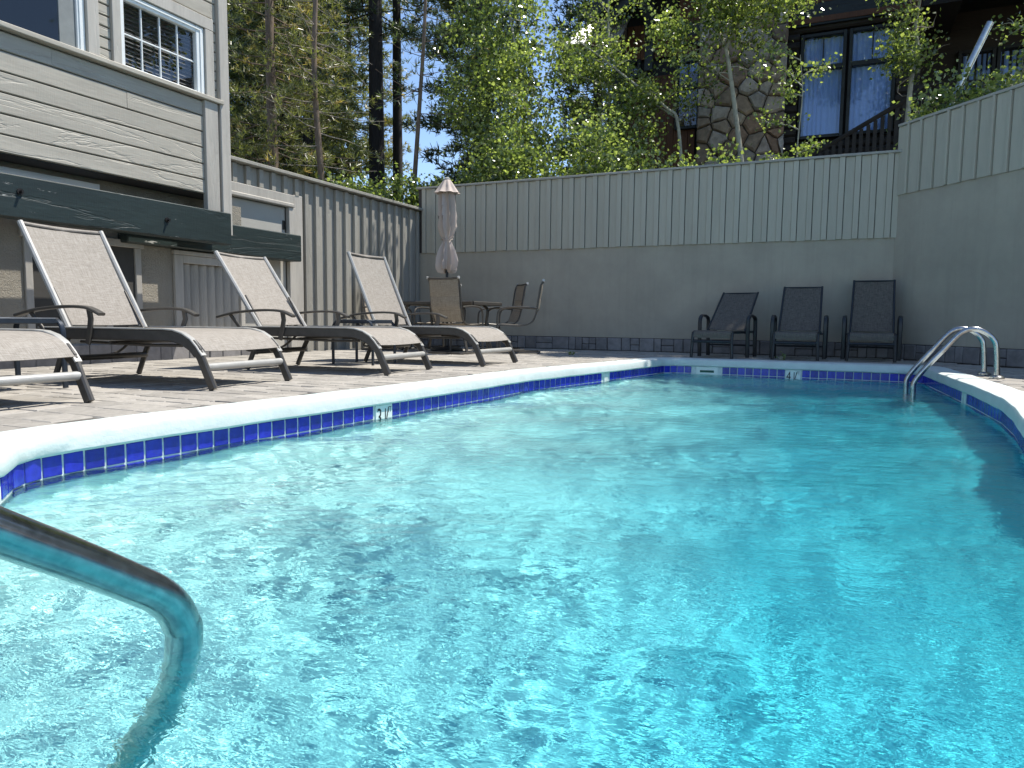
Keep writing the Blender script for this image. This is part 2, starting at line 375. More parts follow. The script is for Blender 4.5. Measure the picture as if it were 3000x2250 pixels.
def smoothpath(pts, n=5):
    P = [Vector(p) for p in pts]; out = []
    for i in range(len(P) - 1):
        a = P[max(0, i - 1)]; b = P[i]; c = P[i + 1]; d = P[min(len(P) - 1, i + 2)]
        for t in [j / n for j in range(n)]:
            out.append(tuple(0.5 * ((2 * b) + (-a + c) * t + (2 * a - 5 * b + 4 * c - d) * t * t + (-a + 3 * b - 3 * c + d) * t ** 3)))
    out.append(tuple(P[-1])); return out

# ================================================================== THE SETTING
WZ = -0.20                                                   # water level
OUT = [(-2.95, 1.71), (-3.01, 1.82), (-3.025, 2.0), (-3.0, 2.4), (-2.965, 2.8), (-2.90, 3.4), (-2.835, 4.1), (-2.76, 5.1), (-2.69, 6.3),
       (-2.38, 7.8), (-2.08, 9.42), (-1.95, 9.55), (-1.3, 9.58), (0.80, 9.54), (0.95, 9.42), (1.07, 7.0), (1.09, 5.9), (1.05, 5.3), (0.95, 4.5), (1.02, 4.0), (1.35, 3.3), (2.0, 2.4), (2.4, 1.0),
       (1.9, -0.8), (0.6, -1.5), (-0.5, -1.6), (-2.1, -1.1), (-2.7, -0.1), (-2.75, 0.8), (-2.66, 1.35), (-2.78, 1.56)]
def resample(poly, step, closed=True):
    P = [np.array(p, float) for p in poly]; P = P + [P[0]] if closed else P
    res = []
    for a, b in zip(P[:-1], P[1:]):
        n = max(1, int(round(np.linalg.norm(b - a) / step)))
        res += [a + (b - a) * i / n for i in range(n)]
    if not closed: res.append(P[-1])
    return np.array(res)
def normals(P):
    a = np.roll(P, 1, 0); b = np.roll(P, -1, 0); t = b - a; t /= np.linalg.norm(t, axis=1)[:, None]
    return np.stack([-t[:, 1], t[:, 0]], 1)                  # outward (outline runs clockwise)
RS = resample(OUT, 0.10); RN = normals(RS)
for _ in range(2): RN = (np.roll(RN, 1, 0) + RN + np.roll(RN, -1, 0)); RN /= np.linalg.norm(RN, axis=1)[:, None]
def offset(d): return RS + RN * d
def inside(pts, poly):
    x, y = pts[:, 0], pts[:, 1]; c = np.zeros(len(pts), bool); n = len(poly)
    for i in range(n):
        x0, y0 = poly[i]; x1, y1 = poly[(i + 1) % n]
        hit = ((y0 > y) != (y1 > y)) & (x < (x1 - x0) * (y - y0) / (y1 - y0 + 1e-12) + x0); c ^= hit
    return c

# ---- ground beyond the yard: rises behind the walls, lies below the deck and the pool
RW0 = np.array((0.69, 11.4)); RWD = np.array((0.631, -0.776)); RWN = np.array((0.776, 0.631))   # right wall: start, direction, outward normal
def yard_dist(x, y):
    return np.maximum.reduce([np.maximum(y - 11.58, -(x + 1e3)), -(x + 7.28), (np.stack([x, y], -1) - RW0) @ RWN - 0.15])
gx = np.concatenate([np.arange(-140, -30, 10), np.arange(-30, 24, 0.9), np.arange(24, 141, 10)]); gy = np.concatenate([np.arange(-140, -6, 12), np.arange(-6, 40, 0.9), np.arange(40, 221, 12)])
GX, GY = np.meshgrid(gx, gy)
def ground_z(x, y):
    d = yard_dist(np.asarray(x, float), np.asarray(y, float))
    back = np.clip((np.asarray(y, float) - 10) / 6, 0.25, 1)
    return np.where(d > 0, 1.0 + back * np.minimum(2.3, 0.45 * d) + 0.01 * np.clip(d, 0, 60) , -2.8)
GZ = ground_z(GX, GY) + np.where(yard_dist(GX, GY) > 0.5, rng.normal(0, .06, GX.shape), 0)
ny, nx = GX.shape; ii = np.arange(nx * ny).reshape(ny, nx)
gf = np.stack([ii[:-1, :-1], ii[:-1, 1:], ii[1:, 1:], ii[1:, :-1]], -1).reshape(-1, 4)
tag(np_mesh('ground', np.stack([GX, GY, GZ], -1).reshape(-1, 3), gf, 'soil', smooth=True), kind='structure')

# ---- deck base sheet (sand joints) with the pool cut out; individual pavers on it
deck_poly = [(-7.2, -4.5), (7.0, -4.5), (7.0, 3.64), (0.72, 11.36), (0.69, 11.5), (-7.2, 11.5)]
hole = [tuple(p) for p in offset(0.14)]
tri = tessellate_polygon([[Vector((x, y, 0)) for x, y in deck_poly], [Vector((x, y, 0)) for x, y in hole]])
allp = deck_poly + hole
mb = MB(); mb.add([(x, y, -0.008) for x, y in allp], [tuple(t) for t in tri])
deck = mb.obj('deck', 'joint', fix=False); tag(deck, kind='structure')
for p in deck.data.polygons:
    if p.normal.z < 0: p.flip()
rp = random.Random(4)
pav = []
y = 1.2
lim = offset(0.20)
while y < 11.4:
    h = rp.choice((0.15, 0.15, 0.225)); x = -7.15 + rp.uniform(-.2, 0)
    while x < 3.9:
        w = rp.choice((0.15, 0.225, 0.225, 0.30)); pav.append((x + w / 2, y + h / 2, w, h)); x += w
    y += h
pc = np.array([(a, b) for a, b, _, _ in pav])
keep = ~inside(pc, lim) & inside(pc, np.array(deck_poly)) & (yard_dist(pc[:, 0], pc[:, 1]) < -0.22)
F2 = np.array([fw.x, fw.y]); R2 = np.array([r0.x, r0.y]); F2 /= np.linalg.norm(F2)
dep = pc @ F2; lat = pc @ R2
vis = keep & (dep > 1.5) & (np.abs(lat) < dep * 0.735 + 0.3)
pav = [pav[i] for i in np.argsort(np.where(vis, dep, 1e3)) if vis[i]]
pav_mesh = {}
def paver_mesh(w, h, kind):
    key = (w, h, kind)
    if key not in pav_mesh:
        r_ = random.Random(hash((round(w * 1000), round(h * 1000), kind)))
        b = MB(); b.box((-w / 2 + .003, -h / 2 + .003, -.05), (w / 2 - .003, h / 2 - .003, 0), .007)
        b.v = [(x + r_.uniform(-.0025, .0025), y + r_.uniform(-.0025, .0025), z + (r_.uniform(-.002, .001) if z > -.03 else 0)) for x, y, z in b.v]
        me = b.mesh('paver'); me.materials.append(M['paver']); pav_mesh[key] = me
    return pav_mesh[key]
for (x, y, w, h) in pav[:300]:
    o = mkobj('paver', paver_mesh(w, h, rp.randrange(4)), None, deck); o.location = (x, y, rp.uniform(-.003, .002)); o.rotation_euler = (rp.uniform(-.006, .006), rp.uniform(-.006, .006), rp.uniform(-.01, .01))
rest = MB()
for (x, y, w, h) in pav[300:]:
    z = rp.uniform(-.003, .002); j = lambda: rp.uniform(-.003, .003)
    rest.box((x - w / 2 + .004 + j(), y - h / 2 + .004 + j(), -.05), (x + w / 2 - .004 + j(), y + h / 2 - .004 + j(), z), .006)
k = NT('paver_field'); v = k.coords(); ge = k.n('ShaderNodeNewGeometry')
f = k.noise(v, 22, 5, .6); c = k.ramp(f, [(.3, (.262, .243, .212)), (.7, (.37, .343, .30))])
g = k.math('ADD', k.math('MULTIPLY', ge.outputs['Random Per Island'], .36), .82); cb = k.n('ShaderNodeCombineColor'); [k.l(g, cb.inputs[i]) for i in range(3)]
c = k.mixc(1.0, c, cb.outputs[0], 'MULTIPLY'); M['paver_field'] = k.done(k.principled(c, .85, 0, k.bump(k.noise(v, 130, 3), .45, .004), .25))
o = rest.obj('paver_field', 'paver_field', deck, fix=False); o['kind'] = 'stuff'

# ---- the pool: coping, shell, tiles, markers
pool = thing('swimming_pool', None, None, (0, 0, 0)); pool['kind'] = 'structure'
prof = [(0.0, -.100), (-.020, -.097), (-.028, -.085), (-.024, -.035), (-.014, -.012), (.010, .0), (.05, .003), (.19, .004), (.212, .0), (.22, -.02), (.22, -.12), (0.0, -.12)]
n = len(RS); V = []; F = []
wob = np.array([noise.noise(Vector((p[0] * 3, p[1] * 3, 1.7))) for p in RS])
for (o_, z_) in prof:
    q = RS + RN * (o_ + (wob * 0.004)[:, None]); V += [(a, b, z_ + wob[i] * .003) for i, (a, b) in enumerate(q)]
for j in range(len(prof)):
    j2 = (j + 1) % len(prof)
    F += [(j * n + i, j * n + (i + 1) % n, j2 * n + (i + 1) % n, j2 * n + i) for i in range(n)]
mb = MB(); mb.add(V, F); mb.obj('coping', 'coping', pool, smooth=True)
def floor_z(x, y):
    t = np.clip((x + 2.6) / 2.55, 0, 1); d = .74 + .55 * t * t * (3 - 2 * t) * np.clip(1.3 - .07 * y, .5, 1.2)
    q = np.stack([np.ravel(x), np.ravel(y)], -1); e = np.sqrt(((q[:, None, :] - RS[None, ::3, :]) ** 2).sum(-1)).min(1).reshape(np.shape(x))
    c = np.clip(1 - e / np.where(x > -.4, 1.0, .55), 0, 1); return WZ - d * (1 - .78 * c ** 1.6)                # coved sides
# inner walls: grout-coloured band behind the tiles, plaster below
def band(z0, z1, off, mat, name):
    q = offset(off); V = [(a, b, z0) for a, b in q] + [(a, b, z1) for a, b in q]
    F = [(i, (i + 1) % n, (i + 1) % n + n, i + n) for i in range(n)]
    b = MB(); b.add(V, F); return b.obj(name, mat, pool, smooth=True, fix=False)
band(-.11, -.31, 0.0, 'tile_grout', 'tile_backing')
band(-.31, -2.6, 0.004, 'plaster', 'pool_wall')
fx, fy = np.meshgrid(np.arange(-3.2, 2.7, .1), np.arange(-1.8, 9.8, .1)); fz = floor_z(fx, fy)
ny, nx = fx.shape; ii = np.arange(nx * ny).reshape(ny, nx)
ff = np.stack([ii[:-1, :-1], ii[:-1, 1:], ii[1:, 1:], ii[1:, :-1]], -1).reshape(-1, 4)
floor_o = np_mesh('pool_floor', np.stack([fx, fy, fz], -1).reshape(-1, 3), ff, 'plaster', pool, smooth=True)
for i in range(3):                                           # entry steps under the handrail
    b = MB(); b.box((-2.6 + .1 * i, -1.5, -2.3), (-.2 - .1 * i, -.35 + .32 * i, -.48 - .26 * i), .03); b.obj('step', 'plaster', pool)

# tiles run along the outline; two rows, the lower one mostly under water
TP = .097
path = resample(OUT, .004); seg = np.linalg.norm(np.roll(path, -1, 0) - path, axis=1); s_cum = np.concatenate([[0], np.cumsum(seg)]); SL = s_cum[-1]
def at_s(s):
    s %= SL; i = min(np.searchsorted(s_cum, s, side='right') - 1, len(path) - 1); a = path[i]; b = path[(i + 1) % len(path)]
    t = (s - s_cum[i]) / max(seg[i], 1e-9); p = a + (b - a) * t; d = (b - a) / max(seg[i], 1e-9); return p, d
def s_near(x, y): return s_cum[np.argmin(((path - np.array((x, y))) ** 2).sum(1))]
def frame_at(s, w):
    p0, _ = at_s(s - w / 2); p1, _ = at_s(s + w / 2); c = (p0 + p1) / 2; d = p1 - p0; L = np.linalg.norm(d); d /= L
    return c, math.atan2(d[1], d[0])                          # local x along wall, local -y into the pool
tm = MB(); tm.box((-TP / 2 + .005, -.005, -TP + .009), (TP / 2 - .005, .004, 0), .0025); tile_me = tm.mesh('tile'); tile_me.materials.append(M['tile'])
specials = [(s_near(-2.835, 4.09), .185), (s_near(-2.37, 7.83), .10), (s_near(-1.52, 9.575), .29), (s_near(-.46, 9.56), .185), (s_near(1.06, 7.3), .13)]
s_end = s_near(2.0, 2.4); row2 = MB(); s = .02; ntile = 0
while s < s_end:
    if not any(abs(s - c) < w / 2 + TP * .42 for c, w in specials):
        c, a = frame_at(s, TP)
        o = mkobj('tile', tile_me, None, pool); o.location = (c[0], c[1], -.1005); o.rotation_euler = (0, 0, a); ntile += 1
        mt = Matrix.Translation((c[0], c[1], -.1005 - TP)) @ Matrix.Rotation(a, 4, 'Z')
        row2.add([mt @ Vector(q) for q in tm.v], tm.f)
    s += TP
c, a = frame_at(SL - .06, TP); o = mkobj('tile', tile_me, None, pool); o.location = (c[0], c[1], -.1005); o.rotation_euler = (0, 0, a)
c, a = frame_at(SL - .06 - TP, TP); o = mkobj('tile', tile_me, None, pool); o.location = (c[0], c[1], -.1005); o.rotation_euler = (0, 0, a)
r2 = row2.obj('lower_tile_row', 'tile', pool, fix=False); r2['kind'] = 'stuff'

def text_mesh(txt, size):
    cu = bpy.data.curves.new('t', 'FONT'); cu.body = txt; cu.size = size; cu.extrude = .0006; cu.align_x = 'LEFT'
    ob = bpy.data.objects.new('t', cu); COL.objects.link(ob)
    dg = bpy.context.evaluated_depsgraph_get(); me = bpy.data.meshes.new_from_object(ob.evaluated_get(dg))
    bpy.data.objects.remove(ob); return me
def marker(s, w, glyphs, name, label=None):
    c, a = frame_at(s, w)
    b = MB(); b.box((-w / 2 + .003, -.008, -.19), (w / 2 - .003, .004, 0), .003); o = b.obj(name, 'tile_white', pool, loc=(0, 0, 0)); o.location = (c[0], c[1], -.1005); o.rotation_euler = (0, 0, a)
    if label: o['label'] = label
    for (t, sz, gx_, gz_, sx) in glyphs:
        me = text_mesh(t, sz); me.materials.append(M['ink']); g = bpy.data.objects.new('lettering', me); COL.objects.link(g); g.parent = o
        g.location = (gx_, -.0092, gz_); g.rotation_euler = (R(90), 0, 0); g.scale = (sx, 1, 1)
    return o
def depth_glyphs(d): return [(d, .17, -.080, -.138, .66), ('1', .14, -.010, -.122, .62), ('/', .14, .016, -.118, .85), ('2', .07, .045, -.17, .8), ('FT', .055, .040, -.055, .6)]
marker(*specials[0], depth_glyphs('3'), 'depth_marker', 'white depth marker tile reading 3 1/2 FT')
marker(*specials[3], depth_glyphs('4'), 'depth_marker', 'white depth marker tile reading 4 1/2 FT')
marker(*specials[1], [], 'white_tile'); marker(*specials[4], [], 'white_tile')
sk = marker(*specials[2], [], 'skimmer_plate'); b = MB(); b.box((-.09, -.0105, -.075), (.09, -.006, -.045), .002); b.obj('skimmer_mouth', 'skimmer', sk, loc=(0, 0, 0))

# ---- water surface: a random wave field, calmer towards the near right
N_ = 1024; dx_ = .0125
kx = np.fft.fftfreq(N_, dx_) * 2 * np.pi; KX, KY = np.meshgrid(kx, kx); KK = np.hypot(KX, KY) + 1e-9
def field(l0, l1, pw, seed, ang=None, spread=1.0):
    r_ = np.random.default_rng(seed); k0, k1 = 2 * np.pi / l1, 2 * np.pi / l0
    A = KK ** (-pw) * np.exp(-(k0 / KK) ** 4) * np.exp(-(KK / k1) ** 2)
    if ang is not None: A = A * (0.25 + np.abs(np.cos(np.arctan2(KY, KX) - ang)) ** spread)
    Z = np.real(np.fft.ifft2(A * np.exp(2j * np.pi * r_.random((N_, N_))) * (r_.normal(size=(N_, N_)) ** 2) ** .5))
    gy_, gx_ = np.gradient(Z, dx_); return Z / np.sqrt((gx_ ** 2 + gy_ ** 2).mean())     # unit rms slope
swell = field(.35, 1.8, 2.2, 3, 1.9, 2); chop = field(.045, .2, 1.6, 5, 2.1, 2.0)
patch = field(1.0, 5, 2.0, 8); patch = patch / np.abs(patch).max()
wx = -3.2 + np.arange(N_) * dx_; wy = -1.8 + np.arange(N_) * dx_
WX, WY = np.meshgrid(wx, wy)
calm = 1 / (1 + np.exp(-((WX + .75) + .18 * (WY - 2)) / .25)) * (1 / (1 + np.exp((WY - 5.5) / .9)))
amp = np.clip((1.0 + .4 * patch) * (1 - .45 * calm), .25, 1.8)
WAVE = swell * .036 + chop * .052 * amp
cw = int((2.6 + 3.2) / dx_); ch = int((9.75 + 1.8) / dx_)
WV = np.stack([WX[:ch, :cw], WY[:ch, :cw], WZ + WAVE[:ch, :cw]], -1)
ii = np.arange(ch * cw).reshape(ch, cw); wf = np.stack([ii[:-1, :-1], ii[:-1, 1:], ii[1:, 1:], ii[1:, :-1]], -1).reshape(-1, 4)
cen = WV.reshape(-1, 3)[wf].mean(1)[:, :2]; wf = wf[inside(cen, offset(.012))]
used, inv = np.unique(wf.ravel(), return_inverse=True)
water = np_mesh('water', WV.reshape(-1, 3)[used], inv.reshape(-1, 4), 'water', smooth=True); tag(water, kind='structure')
water.cycles.is_caustics_caster = True
for o in [floor_o] + [c for c in pool.children if c.name.split('.')[0] in ('step', 'pool_wall')]: o.cycles.is_caustics_receiver = True

# ================================================================== WALLS AND FENCES
def board_fence_wall(T, O, D, L, zb, zc, z0=0.0, spacing=.2045, first=0.0, bw=.075, thick=.2, split_stone=True, seed=1, cap_over=.045, cap_mat='cap', bd=.026):
    """stucco wall with a board-and-batten fence above; O start (x,y), D unit direction, wall face towards the yard is to the right of -N"""
    r_ = random.Random(seed); a = math.atan2(D[1], D[0]); T.location = (O[0], O[1], 0); T.rotation_euler = (0, 0, a)
    # local: x along the wall, y away from the yard, z up; face at y=0
    b = MB(); b.box((0, 0.012, z0 - .3), (L, thick, zb)); b.obj('stucco_wall', 'stucco_wall', T, loc=(0, 0, 0))
    b = MB(); b.box((0, 0.010, zb + .002), (L, .05, zc - .03)); b.obj('fence_backing', 'mortar_gap_shade', T, loc=(0, 0, 0))  # dark backing: crease shade beside the battens put into the colour
    bm_ = MB(); bm_.box((-bw / 2, -bd, zb - .012), (bw / 2, .008, zc - .035), .003); me = bm_.mesh('batten'); me.materials.append(M['wall_board'])
    pm = MB(); pm.box((bw / 2 + .006, -.004, zb - .006), (spacing - bw / 2 - .004, .009, zc - .033), .002); pme = pm.mesh('board'); pme.materials.append(M['wall_board'])
    x = first
    while x < L - .02:
        if x > .03:
            o = mkobj('batten', me, None, T, (x, 0, r_.uniform(-.006, .006)))
        if x + spacing < L + .1:
            mkobj('board', pme, None, T, (x + .002, 0, r_.uniform(-.008, 0)))
        x += spacing
    b = MB(); b.box((-.02, -cap_over, zc - .034), (L, thick * .6, zc), .004); b.obj('cap', cap_mat, T, loc=(0, 0, 0))
    # stone base course, each stone its own piece
    b = MB(); b.box((0, 0.0, z0 - .1), (L, .02, z0 + .215)); b.obj('mortar_bed', 'mortar_gap_shade', T, loc=(0, 0, 0))
    x = 0.0
    while x < L - .05:
        w = min(r_.choice((.12, .15, .2, .24, .3)), L - x); hs = [.21] if r_.random() < .62 else [.10, .105]
        z = z0
        for h in hs:
            b = MB(); b.box((x + .005, -.012 - r_.uniform(0, .008), z + .004), (x + w - .005, .008, z + h - .004), .008)
            b.v = [(p[0] + r_.uniform(-.003, .003), p[1], p[2] + r_.uniform(-.003, .003)) for p in b.v]
            b.obj('base_stone', 'base_stone', T, loc=(0, 0, 0)); z += h
        x += w

T = thing('perimeter_wall', 'long grey-green board and batten fence on stucco wall behind the dark lounge chairs', 'wall')
board_fence_wall(T, (-7.10, 11.4), (1, 0), 7.84, 1.70, 2.885, first=.125, seed=2)
T = thing('perimeter_wall', 'taller stepped-up fence wall angling towards camera at right beside the ladder', 'wall')
board_fence_wall(T, (.69, 11.4), tuple(RWD), 6.2, 2.28, 3.235, first=.16 - .2137, spacing=.2137, bw=.034, seed=3, cap_over=.03, bd=.032)

# left fence: boards, battens, cap, with the small door set in it
T = thing('board_fence', 'sunlit taupe board and batten fence with door beside the house corner', 'fence', (-7.1, 8.2, 0), world_parts=True)
XF = -7.1
b = MB(); b.box((XF - .12, 6.5, -.1), (XF - .03, 11.39, 2.46)); b.obj('fence_backing', 'fence_board', T)
r_ = random.Random(5)
ys = [8.28 + .2325 * i for i in range(14) if 8.28 + .2325 * i < 11.35]
fb = MB(); fb.box((XF - .028, .002, -.02), (XF, .2305, 2.455), .003); fbm = fb.mesh('board'); fbm.materials.append(M['fence_board'])
bt = MB(); bt.box((XF + .001, -.038, -.02), (XF + .046, .038, 2.45), .003); btm = bt.mesh('batten'); btm.materials.append(M['fence_board'])
for y in ys:
    o = mkobj('board', fbm, None, T); o.location = (7.1 + r_.uniform(-.002, .002), y - 8.2, r_.uniform(-.008, 0))
    o = mkobj('batten', btm, None, T); o.location = (7.1, y - 8.2 + .02, r_.uniform(-.008, 0)); 
for i, y in enumerate((6.72, 6.95, 7.18, 7.41, 7.64, 7.87, 8.10)):        # short boards above the door
    b = MB(); b.box((XF - .028, y, 2.21), (XF, y + .228, 2.455), .003); b.obj('board', 'fence_board', T)
    if y > 6.8:
        b = MB(); b.box((XF + .001, y - .038, 2.21), (XF + .046, y + .038, 2.45), .003); b.obj('batten', 'fence_board', T)
b = MB(); b.box((XF - .15, 6.45, 2.462), (XF + .115, 11.385, 2.505), .005); b.obj('cap', 'fence_board', T)
b = MB(); b.box((XF + .002, 6.7, 2.03), (XF + .06, 8.03, 2.205), .006); b.box((XF + .06, 6.7, 2.03), (XF + .085, 8.0, 2.085), .012); b.obj('lintel', 'trim_v', T)
b = MB(); b.box((XF + .002, 7.905, -.02), (XF + .065, 8.03, 2.028), .004); b.box((XF + .002, 8.031, -.02), (XF + .04, 8.21, 2.22), .004); b.obj('door_jamb', 'trim_v', T)
dr = MB(); dr.box((XF - .03, 6.8, .02), (XF - .005, 7.895, 2.02), .003); door = dr.obj('door', mk_plain('door_paint', (.42, .40, .35), .55, 0, .05, 4, .1), T)
b = MB(); b.box((XF - .004, 7.84, 1.72), (XF + .012, 7.885, 1.84), .004); b.obj('latch', 'bolt', door, loc=(0, 0, 0))

# ================================================================== HOUSE ON THE LEFT
H = thing('house', 'taupe lap-sided house with white gridded window and dark green beams, behind the loungers', 'house', (-6.9, 4.0, 0), world_parts=True)
XS, XL = -6.6, -6.95
Y0, Y1 = .2, 6.48
r_ = random.Random(9)
b = MB(); b.box((-11, Y0, 1.9), (XS - .03, 4.6, 5.6)); b.box((-11, 4.6, 1.9), (XS - .03, 5.05, 5.6)); b.box((-11, 5.05, 1.9), (XS - .03, 6.02, 2.98)); b.box((-11, 5.05, 3.64), (XS - .03, 6.02, 5.6)); b.box((-11, 6.02, 1.9), (XS - .03, Y1 - .02, 5.6))
b.box((-11, 5.05, 2.98), (XS - .35, 6.02, 3.64)); b.obj('wall', 'stucco_house', H)
def lap(y0, y1, z0, z1, x=XS, mat='siding', name='siding_board'):
    b = MB(); ny = max(2, int((y1 - y0) / .25)); V = []; F = []
    for i in range(ny + 1):
        yy = y0 + (y1 - y0) * i / ny; e = r_.uniform(-.002, .002)
        V += [(x - .03, yy, z0), (x - .004 + e, yy, z0 + .003), (x + .001 + e, yy, z0 + .008), (x + e * .8, yy, z1 - .016), (x - .014, yy, z1 - .006), (x - .03, yy, z1 - .006)]
    for i in range(ny):
        for q in range(6): F.append((i * 6 + q, (i + 1) * 6 + q, (i + 1) * 6 + (q + 1) % 6, i * 6 + (q + 1) % 6))
    F += [tuple(range(6)), tuple(ny * 6 + q for q in range(5, -1, -1))]
    b.add(V, F); return b.obj(name, mat, H)
for z0, z1 in ((1.89, 2.045), (2.045, 2.22), (2.22, 2.40), (2.40, 2.575), (2.575, 2.75), (2.75, 2.915)):
    if z0 > 2.5: lap(Y0, 5.1 if z0 < 2.6 else 4.35, z0, z1); lap(5.103 if z0 < 2.6 else 4.353, 6.045, z0, z1)
    else: lap(Y0, 6.045, z0, z1)
for a_, b_ in ((4.815, 4.945), (6.205, 6.258)):
    z = 2.98
    while z < 5.2: lap(a_, b_, z, z + .105); z += .105
z = 3.85
while z < 5.4: lap(4.95 if z < 0 else Y0 + 0, 6.258, z, z + .175) if z > 3.84 else None; z += .175
b = MB(); b.box((XS - .03, Y0, 2.922), (XS + .070, 6.30, 2.968), .006); b.obj('sill', 'siding', H)
b = MB(); b.box((XS - .03, 6.05, 1.5), (XS + .036, 6.235, 2.918), .004); b.obj('corner_trim', 'trim_v', H)
b = MB(); b.box((XS - .12, 6.262, 1.45), (XS + .050, 6.40, 5.5), .006); b.obj('corner_post', 'trim_v', H)
# gridded window
wn = MB(); 
for (ya, yb, za, zb) in ((5.045, 5.095, 2.972, 3.70), (5.975, 6.08, 2.972, 3.70), (5.096, 5.974, 3.625, 3.70), (5.096, 5.974, 2.972, 2.995)):
    wn.box((XS - .05, ya, za), (XS + .012, yb, zb), .006)
wn.box((XS + .013, 6.02, 2.975), (XS + .022, 6.05, 3.66), .003); wn.box((XS + .013, 5.06, 3.655), (XS + .022, 6.05, 3.675), .003)
win = wn.obj('window', 'white_vinyl', H)
for i in range(4):
    for j in range(2):
        ya = 5.096 + .2195 * i; za = 2.996 + .3145 * j
        b = MB(); b.box((XS - .038, ya + .004, za + .004), (XS - .034, ya + .2155, za + .311)); b.obj('pane', 'glass', win, loc=(0, 0, 0))
for i in range(1, 4):
    b = MB(); ya = 5.096 + .2195 * i; b.box((XS - .045, ya - .008, 2.996), (XS - .022, ya + .008, 3.624), .003); b.obj('muntin', 'white_vinyl', win, loc=(0, 0, 0))
b = MB(); b.box((XS - .043, 5.097, 3.302), (XS - .024, 5.973, 3.318), .003); b.obj('muntin', 'white_vinyl', win, loc=(0, 0, 0))
z = 3.0
while z < 3.63:
    b = MB(); b.add([(XS - .07, 5.06, z), (XS - .10, 5.06, z + .038), (XS - .10, 6.01, z + .038), (XS - .07, 6.01, z), (XS - .073, 5.06, z - .002), (XS - .103, 5.06, z + .036), (XS - .103, 6.01, z + .036), (XS - .073, 6.01, z - .002)],
                  [(0, 1, 2, 3), (7, 6, 5, 4), (0, 4, 5, 1), (1, 5, 6, 2), (2, 6, 7, 3), (3, 7, 4, 0)]); b.obj('blind_slat', 'blind', win, loc=(0, 0, 0)); z += .043
for (ya, yb, za, zb) in ((4.95, 5.042, 2.972, 3.82), (6.084, 6.20, 2.972, 3.70), (4.95, 6.20, 3.704, 3.83)):
    b = MB(); b.box((XS - .03, ya, za), (XS + .034, yb, zb if ya > 5 or zb > 3.825 else 3.70), .004); b.obj('window_trim', 'trim_v', H)
b = MB(); b.box((XS - .03, 4.69, 2.972), (XS + .034, 4.81, 5.2), .004); b.obj('window_trim', 'trim_v', H)
# large dark opening left of it
b = MB(); b.box((XS - .05, 4.605, 2.972), (XS + .004, 4.685, 5.1), .005); b.box((XS - .03, 4.625, 2.972), (XS + .014, 4.655, 5.1), .003); dw = b.obj('sliding_window', 'white_vinyl', H)
b = MB(); b.box((XS - .028, Y0, 2.972), (XS - .018, 4.44, 5.0)); b.obj('pane', mk_plain('black_glass', (.004, .005, .007), .04, 0, .1, 3, .02, 2, 0, .6), dw, loc=(0, 0, 0))
b = MB(); b.box((XS - .045, 4.445, 2.972), (XS - .016, 4.60, 5.0), .004); b.obj('stile', mk_plain('grey_stile', (.20, .21, .20), .5), dw, loc=(0, 0, 0))
# lower storey
b = MB(); b.box((-11, Y0, -.1), (XL, 5.87, 1.88)); b.box((-11, 5.87, -.1), (XL, 6.93, .34)); b.box((-11, 5.87, 1.22), (XL, 6.93, 1.88)); b.box((-11, 5.87, .34), (XL - .16, 6.93, 1.22)); b.obj('lower_wall', 'stucco_house', H)
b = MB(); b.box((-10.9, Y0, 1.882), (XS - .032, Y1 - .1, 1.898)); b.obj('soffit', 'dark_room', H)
b = MB(); b.box((XL + .001, 2.2, 1.56), (XL + .03, 5.0, 1.83), .003); b.box((XL + .03, 2.2, 1.74), (XL + .045, 4.6, 1.80), .003); fr_ = b.obj('lower_window', 'white_vinyl', H)
b = MB(); b.box((XL + .031, 2.3, 1.58), (XL + .036, 4.25, 1.735)); b.obj('pane', mk_plain('black_glass_low', (.01, .011, .013), .06), fr_, loc=(0, 0, 0))
b = MB(); b.box((-6.59, Y0, 1.325), (-6.45, 6.285, 1.69), .01); bm1 = b.obj('beam', 'beam', H)
for yb_, zb_ in ((3.92, 1.55), (5.40, 1.50), (2.6, 1.52)):
    b = MB(); b.tube([(-6.46, yb_, zb_), (-6.438, yb_, zb_)], .028, 12); b.tube([(-6.44, yb_, zb_), (-6.405, yb_, zb_)], .013, 6); b.obj('bolt', 'bolt', bm1, loc=(0, 0, 0), smooth=True)
b = MB(); b.box((-7.03, 5.2, 1.265), (-6.80, 7.88, 1.625), .012); b.obj('beam', 'beam', H)
# framed louvre vent
b = MB(); b.box((XL + .001, 5.87, .36), (XL + .045, 5.985, 1.20), .004); b.box((XL + .001, 5.986, 1.11), (XL + .045, 6.92, 1.20), .004); b.box((XL + .001, 5.86, 1.204), (XL + .055, 6.95, 1.25), .004); b.box((XL + .001, 5.80, .30), (XL + .07, 6.95, .355), .004); b.box((XL + .001, 6.85, .36), (XL + .045, 6.92, 1.108), .004)
vent = b.obj('vent_frame', 'trim_v', H)
for i in range(7):
    ya = 6.0 + .122 * i; b = MB(); b.add([(XL - .10, ya, .36), (XL + .012, ya + .10, .36), (XL + .012, ya + .10, 1.105), (XL - .10, ya, 1.105), (XL - .115, ya + .012, .36), (XL - .003, ya + .112, .36), (XL - .003, ya + .112, 1.105), (XL - .115, ya + .012, 1.105)],
        [(0, 1, 2, 3), (7, 6, 5, 4), (0, 4, 5, 1), (1, 5, 6, 2), (2, 6, 7, 3), (3, 7, 4, 0)]); b.obj('slat', 'trim_v', vent, loc=(0, 0, 0))
